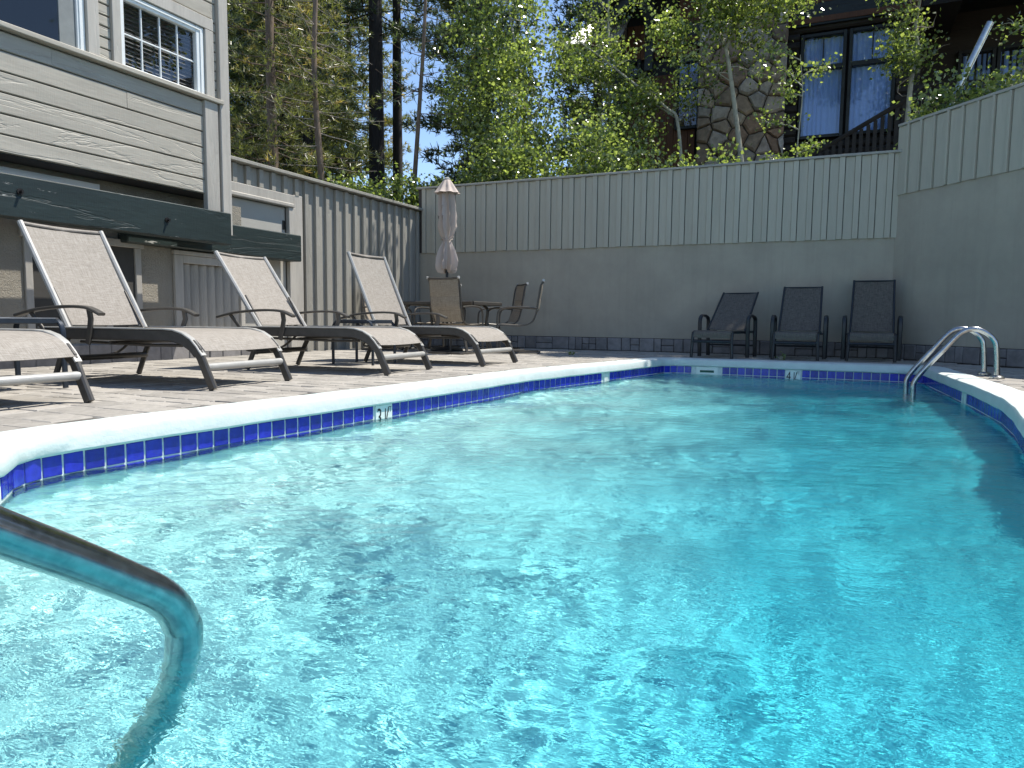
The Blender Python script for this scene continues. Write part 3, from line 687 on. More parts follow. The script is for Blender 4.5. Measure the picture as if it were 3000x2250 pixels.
for (ya, yb) in ((5.02, 5.45), (4.22, 4.62), (3.4, 3.8)):
    b = MB(); b.box((XL + .001, ya, .36), (XL + .03, ya + .07, 1.22), .004); b.box((XL + .001, yb - .07, .36), (XL + .03, yb, 1.22), .004); b.box((XL + .001, ya - .03, 1.222), (XL + .04, yb + .03, 1.30), .004); fr2 = b.obj('opening_frame', 'trim_v', H)
    b = MB(); b.box((XL - .01, ya + .071, .36), (XL + .003, yb - .071, 1.22)); b.obj('screen', mk_plain('dark_screen', (.05, .047, .04), .8), fr2, loc=(0, 0, 0))
yy = 2.5
while yy < 6.9:
    w = r_.choice((.15, .2, .24, .3)); b = MB(); b.box((XL - .01, yy + .004, -.02), (XL + .022 + r_.uniform(0, .008), yy + w - .004, .20), .008); b.obj('base_stone', 'base_stone', H); yy += w
b = MB(); b.box((XL + .002, Y0, -.05), (XL + .012, 6.93, .205)); b.obj('mortar_bed', 'grout', H)
b = MB(); b.prism([(-6.3, 5.35), (-11.5, 7.2), (-11.5, 7.35), (-6.3, 5.52)], Y0 - .3, 6.8, 'y'); b.obj('roof', 'shingle', H)

# ================================================================== LODGE BEHIND THE BACK WALL
LG = thing('lodge', 'dark log lodge with stone chimney, blue-lit curtained windows and gable roof above the fence', 'house', (-1.0, 17.5, 3.0), world_parts=True)
YL = 17.5
def wbox(a, b_, mat, name, par=LG, bev=0.0):
    q = MB(); q.box(a, b_, bev); return q.obj(name, mat, par, loc=None if par is LG else (0, 0, 0))
r_ = random.Random(21)
openings = [(-.93, -.13, 4.60, 6.73), (.04, .83, 4.60, 6.73), (-3.68, -3.2, 5.1, 6.56), (-4.95, -4.64, 6.40, 6.74)]
wbox((-5.0, YL + .12, 2.0), (1.3, YL + .4, 9.0), 'dark_room', 'inner_wall')
z = 2.6
while z < 7.0:                                               # log siding, cut round the windows
    xs = [-3.2, 1.28]
    segs = [(-3.2, -1.02), (.92, 1.28)] if 4.5 < z + .1 < 6.85 else [(-3.2, 1.28)]
    for (a_, b_) in segs:
        q = MB(); pr = [(YL + .12, z), (YL + .01, z + .005), (YL - .03, z + .05), (YL - .035, z + .10), (YL - .01, z + .165), (YL + .12, z + .168)]
        q.prism(pr, a_, b_, 'x'); q.obj('log_board', 'lodge_log', LG, smooth=False)
    z += .17
for i in range(10):                                          # red-brown vertical boards at the left bay
    x = -4.95 + .17 * i
    if x > -3.2: break
    wbox((x, YL + .02, 3.0), (x + .162, YL + .06, 6.36), 'lodge_wood', 'board', bev=.004)
    wbox((x, YL + .02, 6.78), (x + .162, YL + .06, 7.6), 'lodge_wood', 'board', bev=.004)
for i in range(26):                                          # gable boards
    x = -3.7 + .17 * i; zt = 8.05 + .655 * min(x + 4.76, 3.2)
    wbox((x, YL - .02, 7.45), (x + .164, YL + .03, min(zt, 10.0)), 'lodge_wood', 'board', bev=.004)
wbox((-3.9, YL - .10, 6.95), (1.5, YL - .04, 7.42), 'lodge_trim', 'header_beam', bev=.01)
wbox((-3.9, YL - .12, 7.0), (1.5, YL - .101, 7.12), 'lodge_wood', 'header_board', bev=.004)
def lodge_window(x0, x1, z0, z1, trans=None, cols=1, depth=.0, yw=YL, curtain=True):
    f_ = .07
    q = MB(); q.box((x0 - f_, yw - .075, z0 - f_), (x0, yw + .06, z1 + f_), .006); q.box((x1, yw - .075, z0 - f_), (x1 + f_, yw + .06, z1 + f_), .006)
    q.box((x0 + .001, yw - .07, z1), (x1 - .001, yw + .06, z1 + f_), .006); q.box((x0 + .001, yw - .07, z0 - f_), (x1 - .001, yw + .06, z0), .006)
    if trans: q.box((x0 + .001, yw - .068, trans[0]), (x1 - .001, yw + .06, trans[1]), .006)
    w = q.obj('window', 'lodge_trim', LG)
    parts = [(z0, trans[0]), (trans[1], z1)] if trans else [(z0, z1)]
    for i, (za, zb) in enumerate(parts):
        cc = 2 if (trans and i == 1) else cols
        for c_ in range(cc):
            xa = x0 + (x1 - x0) * c_ / cc; xb = x0 + (x1 - x0) * (c_ + 1) / cc
            g_ = .012 if cc > 1 else 0
            p_ = MB(); p_.box((xa + g_, yw - .012, za + .002), (xb - g_, yw - .006, zb - .002)); p_.obj('pane', 'glass', w, loc=(0, 0, 0))
        if cc > 1:
            p_ = MB(); p_.box(((x0 + x1) / 2 - .012, yw - .03, za), ((x0 + x1) / 2 + .012, yw + .02, zb)); p_.obj('muntin', 'lodge_trim', w, loc=(0, 0, 0))
    if curtain:
        q = MB(); nseg = int((x1 - x0) / .012); V = []
        for i in range(nseg + 1):
            x = x0 + (x1 - x0) * i / nseg; yy = yw + .065 + .018 * math.sin(x * 58 + 1.7 * math.sin(x * 9)) ; V += [(x, yy, z0 + .01), (x, yy, z1 - .02)]
        q.add(V, [(2 * i, 2 * i + 2, 2 * i + 3, 2 * i + 1) for i in range(nseg)]); q.obj('curtain', 'curtain', w, loc=(0, 0, 0), smooth=True, fix=False)
    return w
lodge_window(-.92, -.14, 4.62, 6.72, (6.0, 6.10)); lodge_window(.05, .83, 4.62, 6.72, (6.0, 6.10))
lodge_window(-3.66, -3.22, 5.1, 6.55, (5.95, 6.07)); lodge_window(-4.93, -4.66, 6.42, 6.72, curtain=False)
# stone chimney: irregular stones, each a piece
wbox((-3.08, YL - .38, 1.8), (-1.30, YL + .1, 9.2), 'mortar_gap_shade', 'chimney_core')
seeds = []; tries = 0
while len(seeds) < 88 and tries < 6000:
    tries += 1; p = (r_.uniform(-3.14, -1.24), r_.uniform(3.2, 8.4))
    if all(((p[0] - q[0]) / 1.35) ** 2 + (p[1] - q[1]) ** 2 > .03 * (0.45 + 2.6 * r_.random() ** 2) for q in seeds): seeds.append(p)
for i, sd in enumerate(seeds):
    poly = [(-3.14, 3.1), (-1.24, 3.1), (-1.24, 8.5), (-3.14, 8.5)]
    for j, q in enumerate(seeds):
        if j == i or abs(q[0] - sd[0]) > 1.2 or abs(q[1] - sd[1]) > 1.2: continue
        mx_, mz_ = (q[0] + sd[0]) / 2, (q[1] + sd[1]) / 2; nx_, nz_ = q[0] - sd[0], q[1] - sd[1]
        new = []; side = lambda p: (p[0] - mx_) * nx_ + (p[1] - mz_) * nz_
        for a_, b_ in zip(poly, poly[1:] + poly[:1]):
            sa, sb = side(a_), side(b_)
            if sa <= 0: new.append(a_)
            if (sa < 0) != (sb < 0) and sa != sb: t = sa / (sa - sb); new.append((a_[0] + (b_[0] - a_[0]) * t, a_[1] + (b_[1] - a_[1]) * t))
        poly = new
        if len(poly) < 3: break
    if len(poly) < 3: continue
    rough_ = []
    for a_, b_ in zip(poly, poly[1:] + poly[:1]):
        L_ = math.hypot(b_[0] - a_[0], b_[1] - a_[1]); m_ = max(1, int(L_ / .09))
        for e_ in range(m_): t_ = e_ / m_; jj = .011 if e_ else .004; rough_.append((a_[0] + (b_[0] - a_[0]) * t_ + r_.uniform(-jj, jj), a_[1] + (b_[1] - a_[1]) * t_ + r_.uniform(-jj, jj)))
    poly = rough_
    cx = sum(p[0] for p in poly) / len(poly); cz = sum(p[1] for p in poly) / len(poly)
    sh = lambda f_: [(cx + (p[0] - cx) * f_, cz + (p[1] - cz) * f_) for p in poly]
    n1 = len(poly); dpt = r_.uniform(.03, .09); tl_ = (r_.uniform(-.04, .04), r_.uniform(-.05, .05))
    A, B, Cc = sh(.96), sh(.91), sh(.70)
    yy = lambda p, d: YL - .38 - d - (p[0] - cx) * tl_[0] - (p[1] - cz) * tl_[1]
    q = MB(); V = [(p[0], YL - .37, p[1]) for p in A] + [(p[0], yy(p, dpt * .7), p[1]) for p in B] + [(p[0], yy(p, dpt + .02), p[1]) for p in Cc]
    q.add(V, [(a0 * n1 + e, a0 * n1 + (e + 1) % n1, (a0 + 1) * n1 + (e + 1) % n1, (a0 + 1) * n1 + e) for a0 in (0, 1) for e in range(n1)] + [tuple(2 * n1 + e for e in range(n1))])
    q.obj('stone', 'lodge_stone', LG, smooth=False)
# roofs
def roof_slab(pts, th, mat, name):
    q = MB(); n1 = len(pts); V = [tuple(p) for p in pts] + [(p[0], p[1], p[2] - th) for p in pts]
    q.add(V, [tuple(range(n1)), tuple(range(2 * n1 - 1, n1 - 1, -1))] + [(i, i + n1, (i + 1) % n1 + n1, (i + 1) % n1) for i in range(n1)]); return q.obj(name, mat, LG)
zr = lambda x: 7.72 + .655 * (x + 5.35)
roof_slab([(-5.55, 16.2, zr(-5.55)), (-2.9, 16.2, zr(-2.9)), (-2.9, 24, zr(-2.9)), (-5.55, 24, zr(-5.55))], .10, 'shingle', 'roof')
roof_slab([(-2.9, 16.2, zr(-2.9)), (1.6, 16.9, 8.0), (1.6, 24, 8.0), (-2.9, 24, zr(-2.9))], .10, 'shingle', 'roof')
for (xa, xb) in ((-5.57, -2.9),):
    q = MB(); q.add([(xa, 16.14, zr(xa) - .02), (xb, 16.14, zr(xb) - .02), (xb, 16.14, zr(xb) - .36), (xa, 16.14, zr(xa) - .36), (xa, 16.21, zr(xa) - .02), (xb, 16.21, zr(xb) - .02), (xb, 16.21, zr(xb) - .36), (xa, 16.21, zr(xa) - .36)],
        [(3, 2, 1, 0), (4, 5, 6, 7), (0, 1, 5, 4), (2, 3, 7, 6), (0, 4, 7, 3), (1, 2, 6, 5)]); q.obj('barge_board', 'lodge_trim', LG)
    q = MB(); q.add([(xa + .1, 16.3, zr(xa) - .30), (xb, 16.3, zr(xb) - .36), (xb, 16.3, zr(xb) - .62), (xa + .1, 16.3, zr(xa) - .52), (xa + .1, 16.45, zr(xa) - .3), (xb, 16.45, zr(xb) - .36), (xb, 16.45, zr(xb) - .62), (xa + .1, 16.45, zr(xa) - .52)],
        [(3, 2, 1, 0), (4, 5, 6, 7), (0, 1, 5, 4), (2, 3, 7, 6), (0, 4, 7, 3), (1, 2, 6, 5)]); q.obj('rafter', 'lodge_trim', LG)
q = MB(); q.box((-4.36, 16.9, 6.3), (-4.17, 17.05, 7.9), .01); q.tube([(-4.27, 16.95, 6.9), (-4.27, 16.35, 7.75)], .07, 8); q.obj('bracket', 'lodge_trim', LG)
q = MB(); V = []; nq = 40                                     # low corrugated metal roof at the left end
for i in range(nq + 1):
    x = -6.35 + 1.5 * i / nq; e = .012 * math.cos(i * math.pi)
    V += [(x, 16.68, 7.08 + e), (x + .45 * max(0, -5.5 - x), 17.45, 7.78 + e)]
q.add(V, [(2 * i, 2 * i + 2, 2 * i + 3, 2 * i + 1) for i in range(nq)]); q.obj('metal_roof', 'metal_roof', LG, fix=False)
wbox((-6.3, 16.62, 6.93), (-4.9, 16.70, 7.05), 'lodge_wood', 'fascia', bev=.005)
wbox((-5.25, 17.4, 2.5), (-5.0, 18.3, 7.0), 'lodge_trim', 'corner_post', bev=.01)
# right wing in deep shade: recess, windows, porch roof, stair and rails
wbox((1.3, 19.0, 2.5), (6.5, 19.3, 9.0), 'lodge_log', 'recess_wall')
wbox((1.28, YL - .02, 2.5), (1.36, 19.0, 9.0), 'lodge_log', 'return_wall')
wbox((1.9, 16.0, 7.35), (7.0, 19.4, 7.6), 'lodge_trim', 'porch_roof', bev=.02)
for i in range(7): wbox((2.0, 15.96, 6.9 + .065 * i), (7.0, 15.99, 6.955 + .065 * i), 'lodge_wood', 'porch_board')
wbox((1.3, 17.1, 6.9), (2.0, 19.0, 7.5), 'dark_room', 'porch_ceiling')  # near-black block: deep shade under the overhang put into its colour
lodge_window(2.25, 2.82, 5.62, 6.42, None, 1, yw=18.93); lodge_window(2.98, 3.4, 5.62, 6.42, None, 1, yw=18.93)
q = MB(); q.tube([(1.38, 17.3, 5.38), (2.95, 17.3, 5.36), (6, 17.3, 5.36)], .03, 6); q.obj('hand_rail', 'lodge_log', LG)
for i in range(22):
    x = 1.45 + .2 * i; wbox((x, 17.28, 4.2), (x + .09, 17.31, 5.34), 'lodge_log', 'baluster')
q = MB(); q.tube([(-.75, 17.05, 4.05), (1.1, 17.05, 5.07), (1.38, 17.3, 5.38)], .05, 6); q.obj('stair_rail', 'lodge_log', LG)
for i in range(14):
    x = -.65 + .13 * i; zz = 4.1 + (x + .65) * .551; wbox((x, 17.03, zz - .95), (x + .075, 17.06, zz - .03), 'lodge_log', 'baluster')

# leaning metal pole behind the right wall
b = MB(); b.tube([(1.05, 12.2, 2.2), (1.33, 12.2, 3.6), (1.77, 12.2, 4.71)], .05, 14); b.obj('metal_pole', 'steel', smooth=True)
o = bpy.data.objects['metal_pole']; tag(o, 'grey metal pole leaning behind the right fence', 'pole')

# ================================================================== FURNITURE
def flatbar(mb, pts, w, h, upv=(0, 0, 1)): return mb.tube(pts, 1, flat=(w, h, upv))
def sheet(mb, pts, y0, y1, th=.005, sag=0.0, ny=5):
    """cloth sheet following pts in xz, stretched between y0 and y1"""
    P = [Vector((p[0], 0, p[1])) for p in pts]; N = len(P); V = []
    for side in (0, 1):
        for i in range(N):
            t = (P[min(N - 1, i + 1)] - P[max(0, i - 1)]).normalized(); nn = Vector((-t.z, 0, t.x)); nn = nn if nn.z >= 0 else -nn
            for j in range(ny + 1):
                u = j / ny; q = P[i] - nn * (th * side + sag * 4 * u * (1 - u)); V.append((q.x, y0 + (y1 - y0) * u, q.z))
    k0 = N * (ny + 1); F = []
    for i in range(N - 1):
        for j in range(ny):
            a = i * (ny + 1) + j; F += [(a, a + 1, a + ny + 2, a + ny + 1), (k0 + a, k0 + a + ny + 1, k0 + a + ny + 2, k0 + a + 1)]
    for i in range(N - 1):
        for j in (0, ny):
            a = i * (ny + 1) + j; F.append((a, a + ny + 1, k0 + a + ny + 1, k0 + a))
    for i in (0, N - 1):
        for j in range(ny):
            a = i * (ny + 1) + j; F.append((a, k0 + a, k0 + a + 1, a + 1))
    return mb.add(V, F)

HW = .40
def make_lounger(label, top=(-1.86, 1.19)):
    t = thing('sun_lounger', label, 'sun lounger', group='tan sun loungers beside the pool')
    rail = [(-1.62, .368), (-1.2, .37), (-.42, .37), (-.33, .364), (-.25, .343), (-.18, .305), (-.13, .255)]
    for s in (-1, 1):
        y = s * HW
        b = MB(); flatbar(b, [(x, y, z - .008) for x, z in rail], .032, .082, (0, 0, 1)); r = b.obj('side_rail', 'bronze', t, smooth=True)
        b = MB(); flatbar(b, [(x, y, z + .036) for x, z in rail] + [(-.080, y, .230)], .046, .012, (0, 0, 1)); b.obj('rail_lit_edge', 'silver', r, smooth=True)  # pale strip added on the bronze rail for its sunlit top edge
        b = MB(); flatbar(b, [(x, y, z) for x, z in [(-.145, .275), (-.105, .215), (-.075, .15), (-.035, .065), (-.005, .004)]], .034, .066, (1, 0, .4)); b.obj('leg', 'bronze', t, smooth=True)
        b = MB(); flatbar(b, [(-1.36, y * .95, .345), (-1.44, y * .95, .2), (-1.53, y * .95, .004)], .028, .046, (1, 0, .4)); b.obj('leg', 'bronze', t, smooth=True)
        dirn = Vector((top[0] + 1.40, 0, top[1] - .40))
        b = MB(); flatbar(b, [(-1.40, s * .345, .395), (top[0], s * .345, top[1])], .040, .040, (0, 1, 0)); b.obj('back_rail', 'silver', t, smooth=True)  # paler than the bronze frame: sunlit look put into the colour
        # arched arm with two struts
        arm = smoothpath([(-1.80, s * .445, .490), (-1.58, s * .445, .535), (-1.30, s * .445, .557), (-1.10, s * .445, .553), (-1.01, s * .445, .530), (-.945, s * .445, .503)], 4)
        b = MB(); flatbar(b, arm, .060, .022, (0, 0, 1)); a_ = b.obj('armrest', 'bronze', t, smooth=True)
        b = MB(); flatbar(b, [(-1.07, s * .44, .54), (-1.06, s * .438, .47), (-1.09, s * .425, .37), (-1.12, s * .42, .29)], .020, .046, (1, 0, 0)); b.obj('arm_strut', 'bronze', a_, smooth=True)
        b = MB(); flatbar(b, [(-1.66, s * .44, .515), (-1.57, s * .425, .40), (-1.54, s * .42, .35)], .018, .034, (1, 0, 0)); b.obj('arm_strut', 'bronze', a_, smooth=True)
        b = MB(); b.tube([(-1.30, s * .33, .30), (-.62, s * .33, .288), (-.33, s * .33, .292)], .011, 8); b.obj('support_rod', 'bronze', t, smooth=True)
        b = MB(); b.tube([(-1.58, s * .32, .70), (-1.36, s * .32, .34)], .010, 8); b.obj('back_prop', 'bronze', t, smooth=True)
    b = MB(); seat = smoothpath([(-1.39, 0, .398), (-.9, 0, .400), (-.42, 0, .400), (-.31, 0, .392), (-.22, 0, .368), (-.145, 0, .322), (-.085, 0, .262)], 4)
    sheet(b, [(p[0], p[2]) for p in seat], -HW + .018, HW - .018, .005, .010); b.obj('seat_sling', 'sling', t, smooth=True)
    b = MB(); n = 8; pts = [(-1.43 + (top[0] + 1.43) * i / n, .425 + (top[1] - .425) * i / n + .004 * math.sin(i)) for i in range(n + 1)]
    P = [Vector((p[0], 0, p[1])) for p in pts]; sheet(b, pts, -.345 + .012, .345 - .012, .005, .014); b.obj('back_sling', 'sling', t, smooth=True)
    b = MB(); b.tube([(top[0] + .012, -.34, top[1] - .02), (top[0] - .004, 0, top[1] - .032), (top[0] + .012, .34, top[1] - .02)], .012, 8); b.obj('top_bar', 'bronze', t, smooth=True)
    b = MB(); b.tube([(-.072, -HW + .012, .152), (-.072, HW - .012, .152)], .026, 12); b.obj('cross_bar', 'silver', t, smooth=True)
    b = MB(); b.tube([(-1.44, -HW * .95, .17), (-1.44, HW * .95, .17)], .024, 10); b.obj('cross_bar', 'bronze', t, smooth=True)
    b = MB(); b.tube([(-1.40, -.36, .345), (-1.40, .36, .345)], .016, 8); b.obj('hinge_bar', 'bronze', t, smooth=True)
    b = MB(); b.tube([(-.95, -.385, .30), (-.95, .385, .30)], .013, 8); b.obj('cross_rod', 'bronze', t, smooth=True)
    b = MB(); b.tube(smoothpath([(-1.45, -.30, .33), (-1.62, -.28, .20), (-1.66, -.15, .165), (-1.66, .15, .165), (-1.62, .28, .20), (-1.45, .30, .33)], 4), .012, 8); b.obj('adjuster_hoop', 'bronze', t, smooth=True)
    return t
for lab, x, y, a, top in (
        ('tan sling sun lounger cut off by the left edge, nearest the camera', -3.83, 2.27, 3.0, (-1.86, 1.19)),
        ('tan sling sun lounger in front of the vent, largest backrest in view', -3.84, 3.92, 4.4, (-1.86, 1.20)),
        ('tan sling sun lounger with backrest overlapping the lower green beam', -3.55, 5.56, 4.4, (-1.90, 1.11)),
        ('tan sling sun lounger farthest along the row, nearest the patio table', -3.32, 7.02, -.5, (-1.78, 1.24))):
    t = make_lounger(lab, top); t.location = (x, y, .002); t.rotation_euler = (0, 0, R(a))

def make_dark_lounger(label, x, y, a, top):
    t = thing('lounge_chair', label, 'lounge chair', (x, y, .002), R(a), 'dark lounge chairs against the back wall')
    for s in (-1, 1):
        yy = s * .265
        b = MB(); flatbar(b, [(-1.02, yy, .35), (-.06, yy, .352), (-.02, yy, .335)], .022, .038); b.obj('side_rail', 'black_frame', t, smooth=True)
        b = MB(); b.tube([(-.03, yy, .345), (-.005, yy, .25), (.0, s * .275, .004)], .021, 8); b.obj('leg', 'black_frame', t, smooth=True)
        b = MB(); flatbar(b, smoothpath([(-.52, s * .335, .004), (-.50, s * .335, .30), (-.50, s * .335, .50), (-.55, s * .335, .565), (-.66, s * .335, .58), (-.82, s * .335, .555), (-.87, s * .335, .48), (-.88, s * .335, .20), (-.90, s * .335, .004)], 4), .030, .052, (0, 1, 0)); b.obj('arm_loop', 'black_frame', t, smooth=True)
        b = MB(); flatbar(b, [(-.60, s * .262, .35), (top[0], s * .250, top[1])], .024, .028, (0, 1, 0)); b.obj('back_rail', 'black_frame', t, smooth=True)
        b = MB(); b.tube([(-.60, s * .262, .34), (-.60, s * .335, .34)], .012, 8); b.obj('arm_peg', 'black_frame', t, smooth=True)
    b = MB(); seat = smoothpath([(-.62, 0, .372), (-.3, 0, .366), (-.08, 0, .372), (-.03, 0, .36), (-.005, 0, .325), (.0, 0, .275)], 4)
    sheet(b, [(p[0], p[2]) for p in seat], -.250, .250, .005, .010); b.obj('seat_sling', 'sling_dark', t, smooth=True)
    b = MB(); n = 8; sheet(b, [(-.63 + (top[0] + .63) * i / n, .385 + (top[1] - .385) * i / n) for i in range(n + 1)], -.244, .244, .005, .012); b.obj('back_sling', 'sling_dark', t, smooth=True)
    b = MB(); b.tube([(.0, -.27, .225), (.0, .27, .225)], .018, 8); b.obj('cross_bar', 'black_frame', t, smooth=True)
    b = MB(); b.tube([(-.89, -.335, .16), (-.89, .335, .16)], .013, 8); b.obj('cross_bar', 'black_frame', t, smooth=True)
    b = MB(); b.tube([(top[0], -.25, top[1] - .01), (top[0], .25, top[1] - .01)], .011, 8); b.obj('top_bar', 'black_frame', t, smooth=True)
make_dark_lounger('dark lounge chair with low reclined back, leftmost against the back wall', -1.50, 9.74, -90 - 9, (-1.28, .92))
make_dark_lounger('dark lounge chair in the middle of the three against the back wall', -.47, 9.92, -91, (-1.16, 1.00))
make_dark_lounger('dark lounge chair with tallest back, rightmost near the wall corner', .42, 10.12, -92, (-1.02, 1.085))

def make_side_table(label, x, y, a, w=.46, h=.475):
    t = thing('side_table', label, 'side table', (x, y, .002), R(a), 'small side tables between loungers')
    q = w / 2
    b = MB(); b.box((-q + .02, -q + .02, h - .016), (q - .02, q - .02, h - .004), .004); b.obj('table_top', 'grey_top', t)
    fr_ = MB(); loop = [(-q, -q + .05), (-q + .05, -q), (q - .05, -q), (q, -q + .05), (q, q - .05), (q - .05, q), (-q + .05, q), (-q, q - .05), (-q, -q + .05)]
    flatbar(fr_, [(a_, b_, h - .018) for a_, b_ in loop], .020, .040, (0, 0, 1)); fr_.obj('rim', 'navy_frame', t)
    for sx in (-1, 1):
        for sy in (-1, 1):
            b = MB(); flatbar(b, smoothpath([(sx * (q - .09), sy * (q - .02), h - .012), (sx * (q - .03), sy * (q - .01), h - .02), (sx * (q + .008), sy * (q - .005), h - .08), (sx * (q + .012), sy * (q - .005), h - .25), (sx * (q + .012), sy * (q - .005), .004)], 4), .020, .036, (0, 1, 0)); b.obj('leg', 'navy_frame', t, smooth=True)
make_side_table('dark side table at left edge between the two nearest tan loungers', -4.97, 2.88, 2)
make_side_table('dark side table between the two farther tan loungers', -4.62, 6.32, 4)

# ---- patio table, chairs, umbrella
def make_chair(label, x, y, a):
    t = thing('patio_chair', label, 'chair', (x, y, .002), R(a), 'sling chairs round the patio table')
    for s in (-1, 1):
        yy = s * .27
        b = MB(); flatbar(b, smoothpath([(.26, s * .24, .42), (-.02, s * .24, .405), (-.20, s * .24, .44), (-.275, s * .24, .56), (-.315, s * .24, .80), (-.345, s * .24, .98), (-.385, s * .24, 1.06)], 4), .020, .028, (0, 1, 0)); b.obj('back_post', 'bronze', t, smooth=True)
        b = MB(); b.tube(smoothpath([(-.30, yy, .66), (-.05, yy, .675), (.16, yy, .665), (.25, yy, .62), (.275, yy, .52), (.275, yy, .25), (.27, yy, .06), (.22, yy, .016), (.0, yy, .014), (-.30, yy, .014), (-.34, yy * .9, .014)], 4), .0135, 8); b.obj('side_frame', 'bronze', t, smooth=True)
        b = MB(); b.tube([(-.385, s * .24, 1.06), (-.388, s * .262, 1.063)], .02, 10); b.obj('end_cap', 'silver', t, smooth=True)
    b = MB(); sheet(b, [(.27, .418), (.24, .432), (.1, .424), (-.02, .416), (-.16, .436)], -.232, .232, .006, .012); b.obj('seat_sling', 'sling2', t, smooth=True)
    for (z0, z1) in ((.46, .615), (.62, .80), (.805, 1.035)):                      # back in three padded panels
        b = MB(); f_ = lambda z: -.205 - .1 * (z - .45) / .2 if z < .65 else -.305 - .055 * (z - .65) / .37
        n = 5; sheet(b, [(f_(z0 + (z1 - z0) * i / n) - .006 * math.sin(math.pi * i / n), z0 + (z1 - z0) * i / n) for i in range(n + 1)], -.232, .232, .012, .010); b.obj('back_panel', 'sling2', t, smooth=True)
    b = MB(); b.tube([(-.385, -.24, 1.055), (-.378, 0, 1.045), (-.385, .24, 1.055)], .016, 8); b.obj('top_bar', 'bronze', t, smooth=True)
    b = MB(); b.tube([(.255, -.27, .41), (.255, .27, .41)], .012, 8); b.obj('seat_bar', 'bronze', t, smooth=True)
    b = MB(); b.tube([(-.335, -.25, .014), (-.345, 0, .014), (-.335, .25, .014)], .0135, 8); b.obj('base_bar', 'bronze', t, smooth=True)
TX, TY = -5.48, 9.62
tb = thing('patio_table', 'dark rectangular patio table with slatted rim under the closed umbrella', 'table', (TX, TY, .002), R(-2))
b = MB(); b.box((-.70, -.45, .728), (.70, .45, .742), .004); b.obj('table_top', mk_plain('smoked_table_top', (.10, .10, .095), .25, 0, .1, 8, .05), tb)
b = MB(); flatbar(b, [(-.71, -.46, .725), (.71, -.46, .725)], .03, .055); flatbar(b, [(-.71, .46, .725), (.71, .46, .725)], .03, .055); flatbar(b, [(-.715, -.44, .725), (-.715, .44, .725)], .03, .055); flatbar(b, [(.715, -.44, .725), (.715, .44, .725)], .03, .055)
o = b.obj('rim', 'bronze', tb); 
for sx in (-1, 1):
    for sy in (-1, 1):
        b = MB(); flatbar(b, smoothpath([(sx * .45, sy * .36, .70), (sx * .52, sy * .36, .62), (sx * .50, sy * .35, .35), (sx * .58, sy * .38, .004)], 4), .03, .055, (0, 1, 0)); b.obj('leg', 'bronze', tb, smooth=True)
make_chair('brown sling patio chair with its back to the pool, before the umbrella', -4.97, 9.02, 88)
make_chair('brown sling patio chair seen side-on, rightmost at the patio table', -4.33, 9.70, 202)
make_chair('brown sling patio chair behind the table to the right of the umbrella', -4.92, 10.32, -138)
make_chair('brown sling patio chair behind the table to the left of the umbrella', -6.05, 10.28, -88)
make_chair('brown sling patio chair at the left end of the table, partly hidden', -6.42, 9.42, 8)

U = thing('patio_umbrella', 'closed tied beige canvas umbrella standing through the patio table', 'umbrella', (TX, TY, .002))
b = MB(); b.tube([(0, 0, .05), (0, 0, 2.58)], .021, 12); b.obj('pole', 'black_frame', U, smooth=True)
b = MB(); b.lathe([(.0, 0), (.25, .0), (.255, .02), (.22, .045), (.06, .06), (.035, .075), (.032, .30), (.0, .30)], n=28); b.obj('base', 'black_frame', U, smooth=True)
rr = random.Random(3)
def pleat(r, z, a, i):
    amp_ = .36 if z < 2.38 else .13
    nf = 8; ph = .5 * math.sin(z * 3)
    tie = math.exp(-((z - 1.70) / .07) ** 2)
    return r * .88 * (1 + amp_ * (1 - .75 * tie) * (1 - 2 * abs(math.sin(nf * a / 2 + ph)) ** .7) + .10 * math.sin(3 * a + z * 6) + .05 * math.sin(5 * a + 9 * z)) 
b = MB(); b.lathe([(.02, 2.42), (.09, 2.42), (.118, 2.36), (.132, 2.2), (.138, 2.05), (.128, 1.9), (.105, 1.78), (.072, 1.715), (.068, 1.69), (.085, 1.64), (.118, 1.54), (.150, 1.42), (.165, 1.34), (.158, 1.28), (.125, 1.225), (.09, 1.215), (.05, 1.30)], n=96, fn=pleat)
b.v = [(x, y, z + (.035 * math.sin(4 * math.atan2(y, x) + .6) if z < 1.36 else 0)) for x, y, z in b.v]
b.obj('canopy', 'canvas', U, smooth=True)
b = MB(); b.lathe([(.02, 2.60), (.045, 2.60), (.07, 2.57), (.115, 2.49), (.17, 2.405), (.185, 2.395), (.12, 2.43), (.05, 2.5), (.02, 2.5)], n=80, fn=lambda r, z, a, i: r * (1 + (.13 if r > .08 else .03) * math.cos(8 * a + .4)))
b.obj('vent_cap', 'canvas', U, smooth=True)
b = MB(); b.lathe([(.0, 2.598), (.05, 2.598), (.05, 2.612), (.025, 2.63), (.0, 2.635)], n=20); b.obj('finial', 'silver', U, smooth=True)
b = MB(); b.tube([(.085 * math.cos(a), .085 * math.sin(a), 1.70 + .01 * math.sin(2 * a)) for a in [i * math.pi / 10 for i in range(21)]], .007, 6); b.tube([(.07, -.05, 1.70), (.13, -.03, 1.735)], .012, 8); b.tube([(.0, -.085, 1.70), (.02, -.10, 1.62)], .006, 6); b.obj('tie_cord', 'canvas', U, smooth=True)

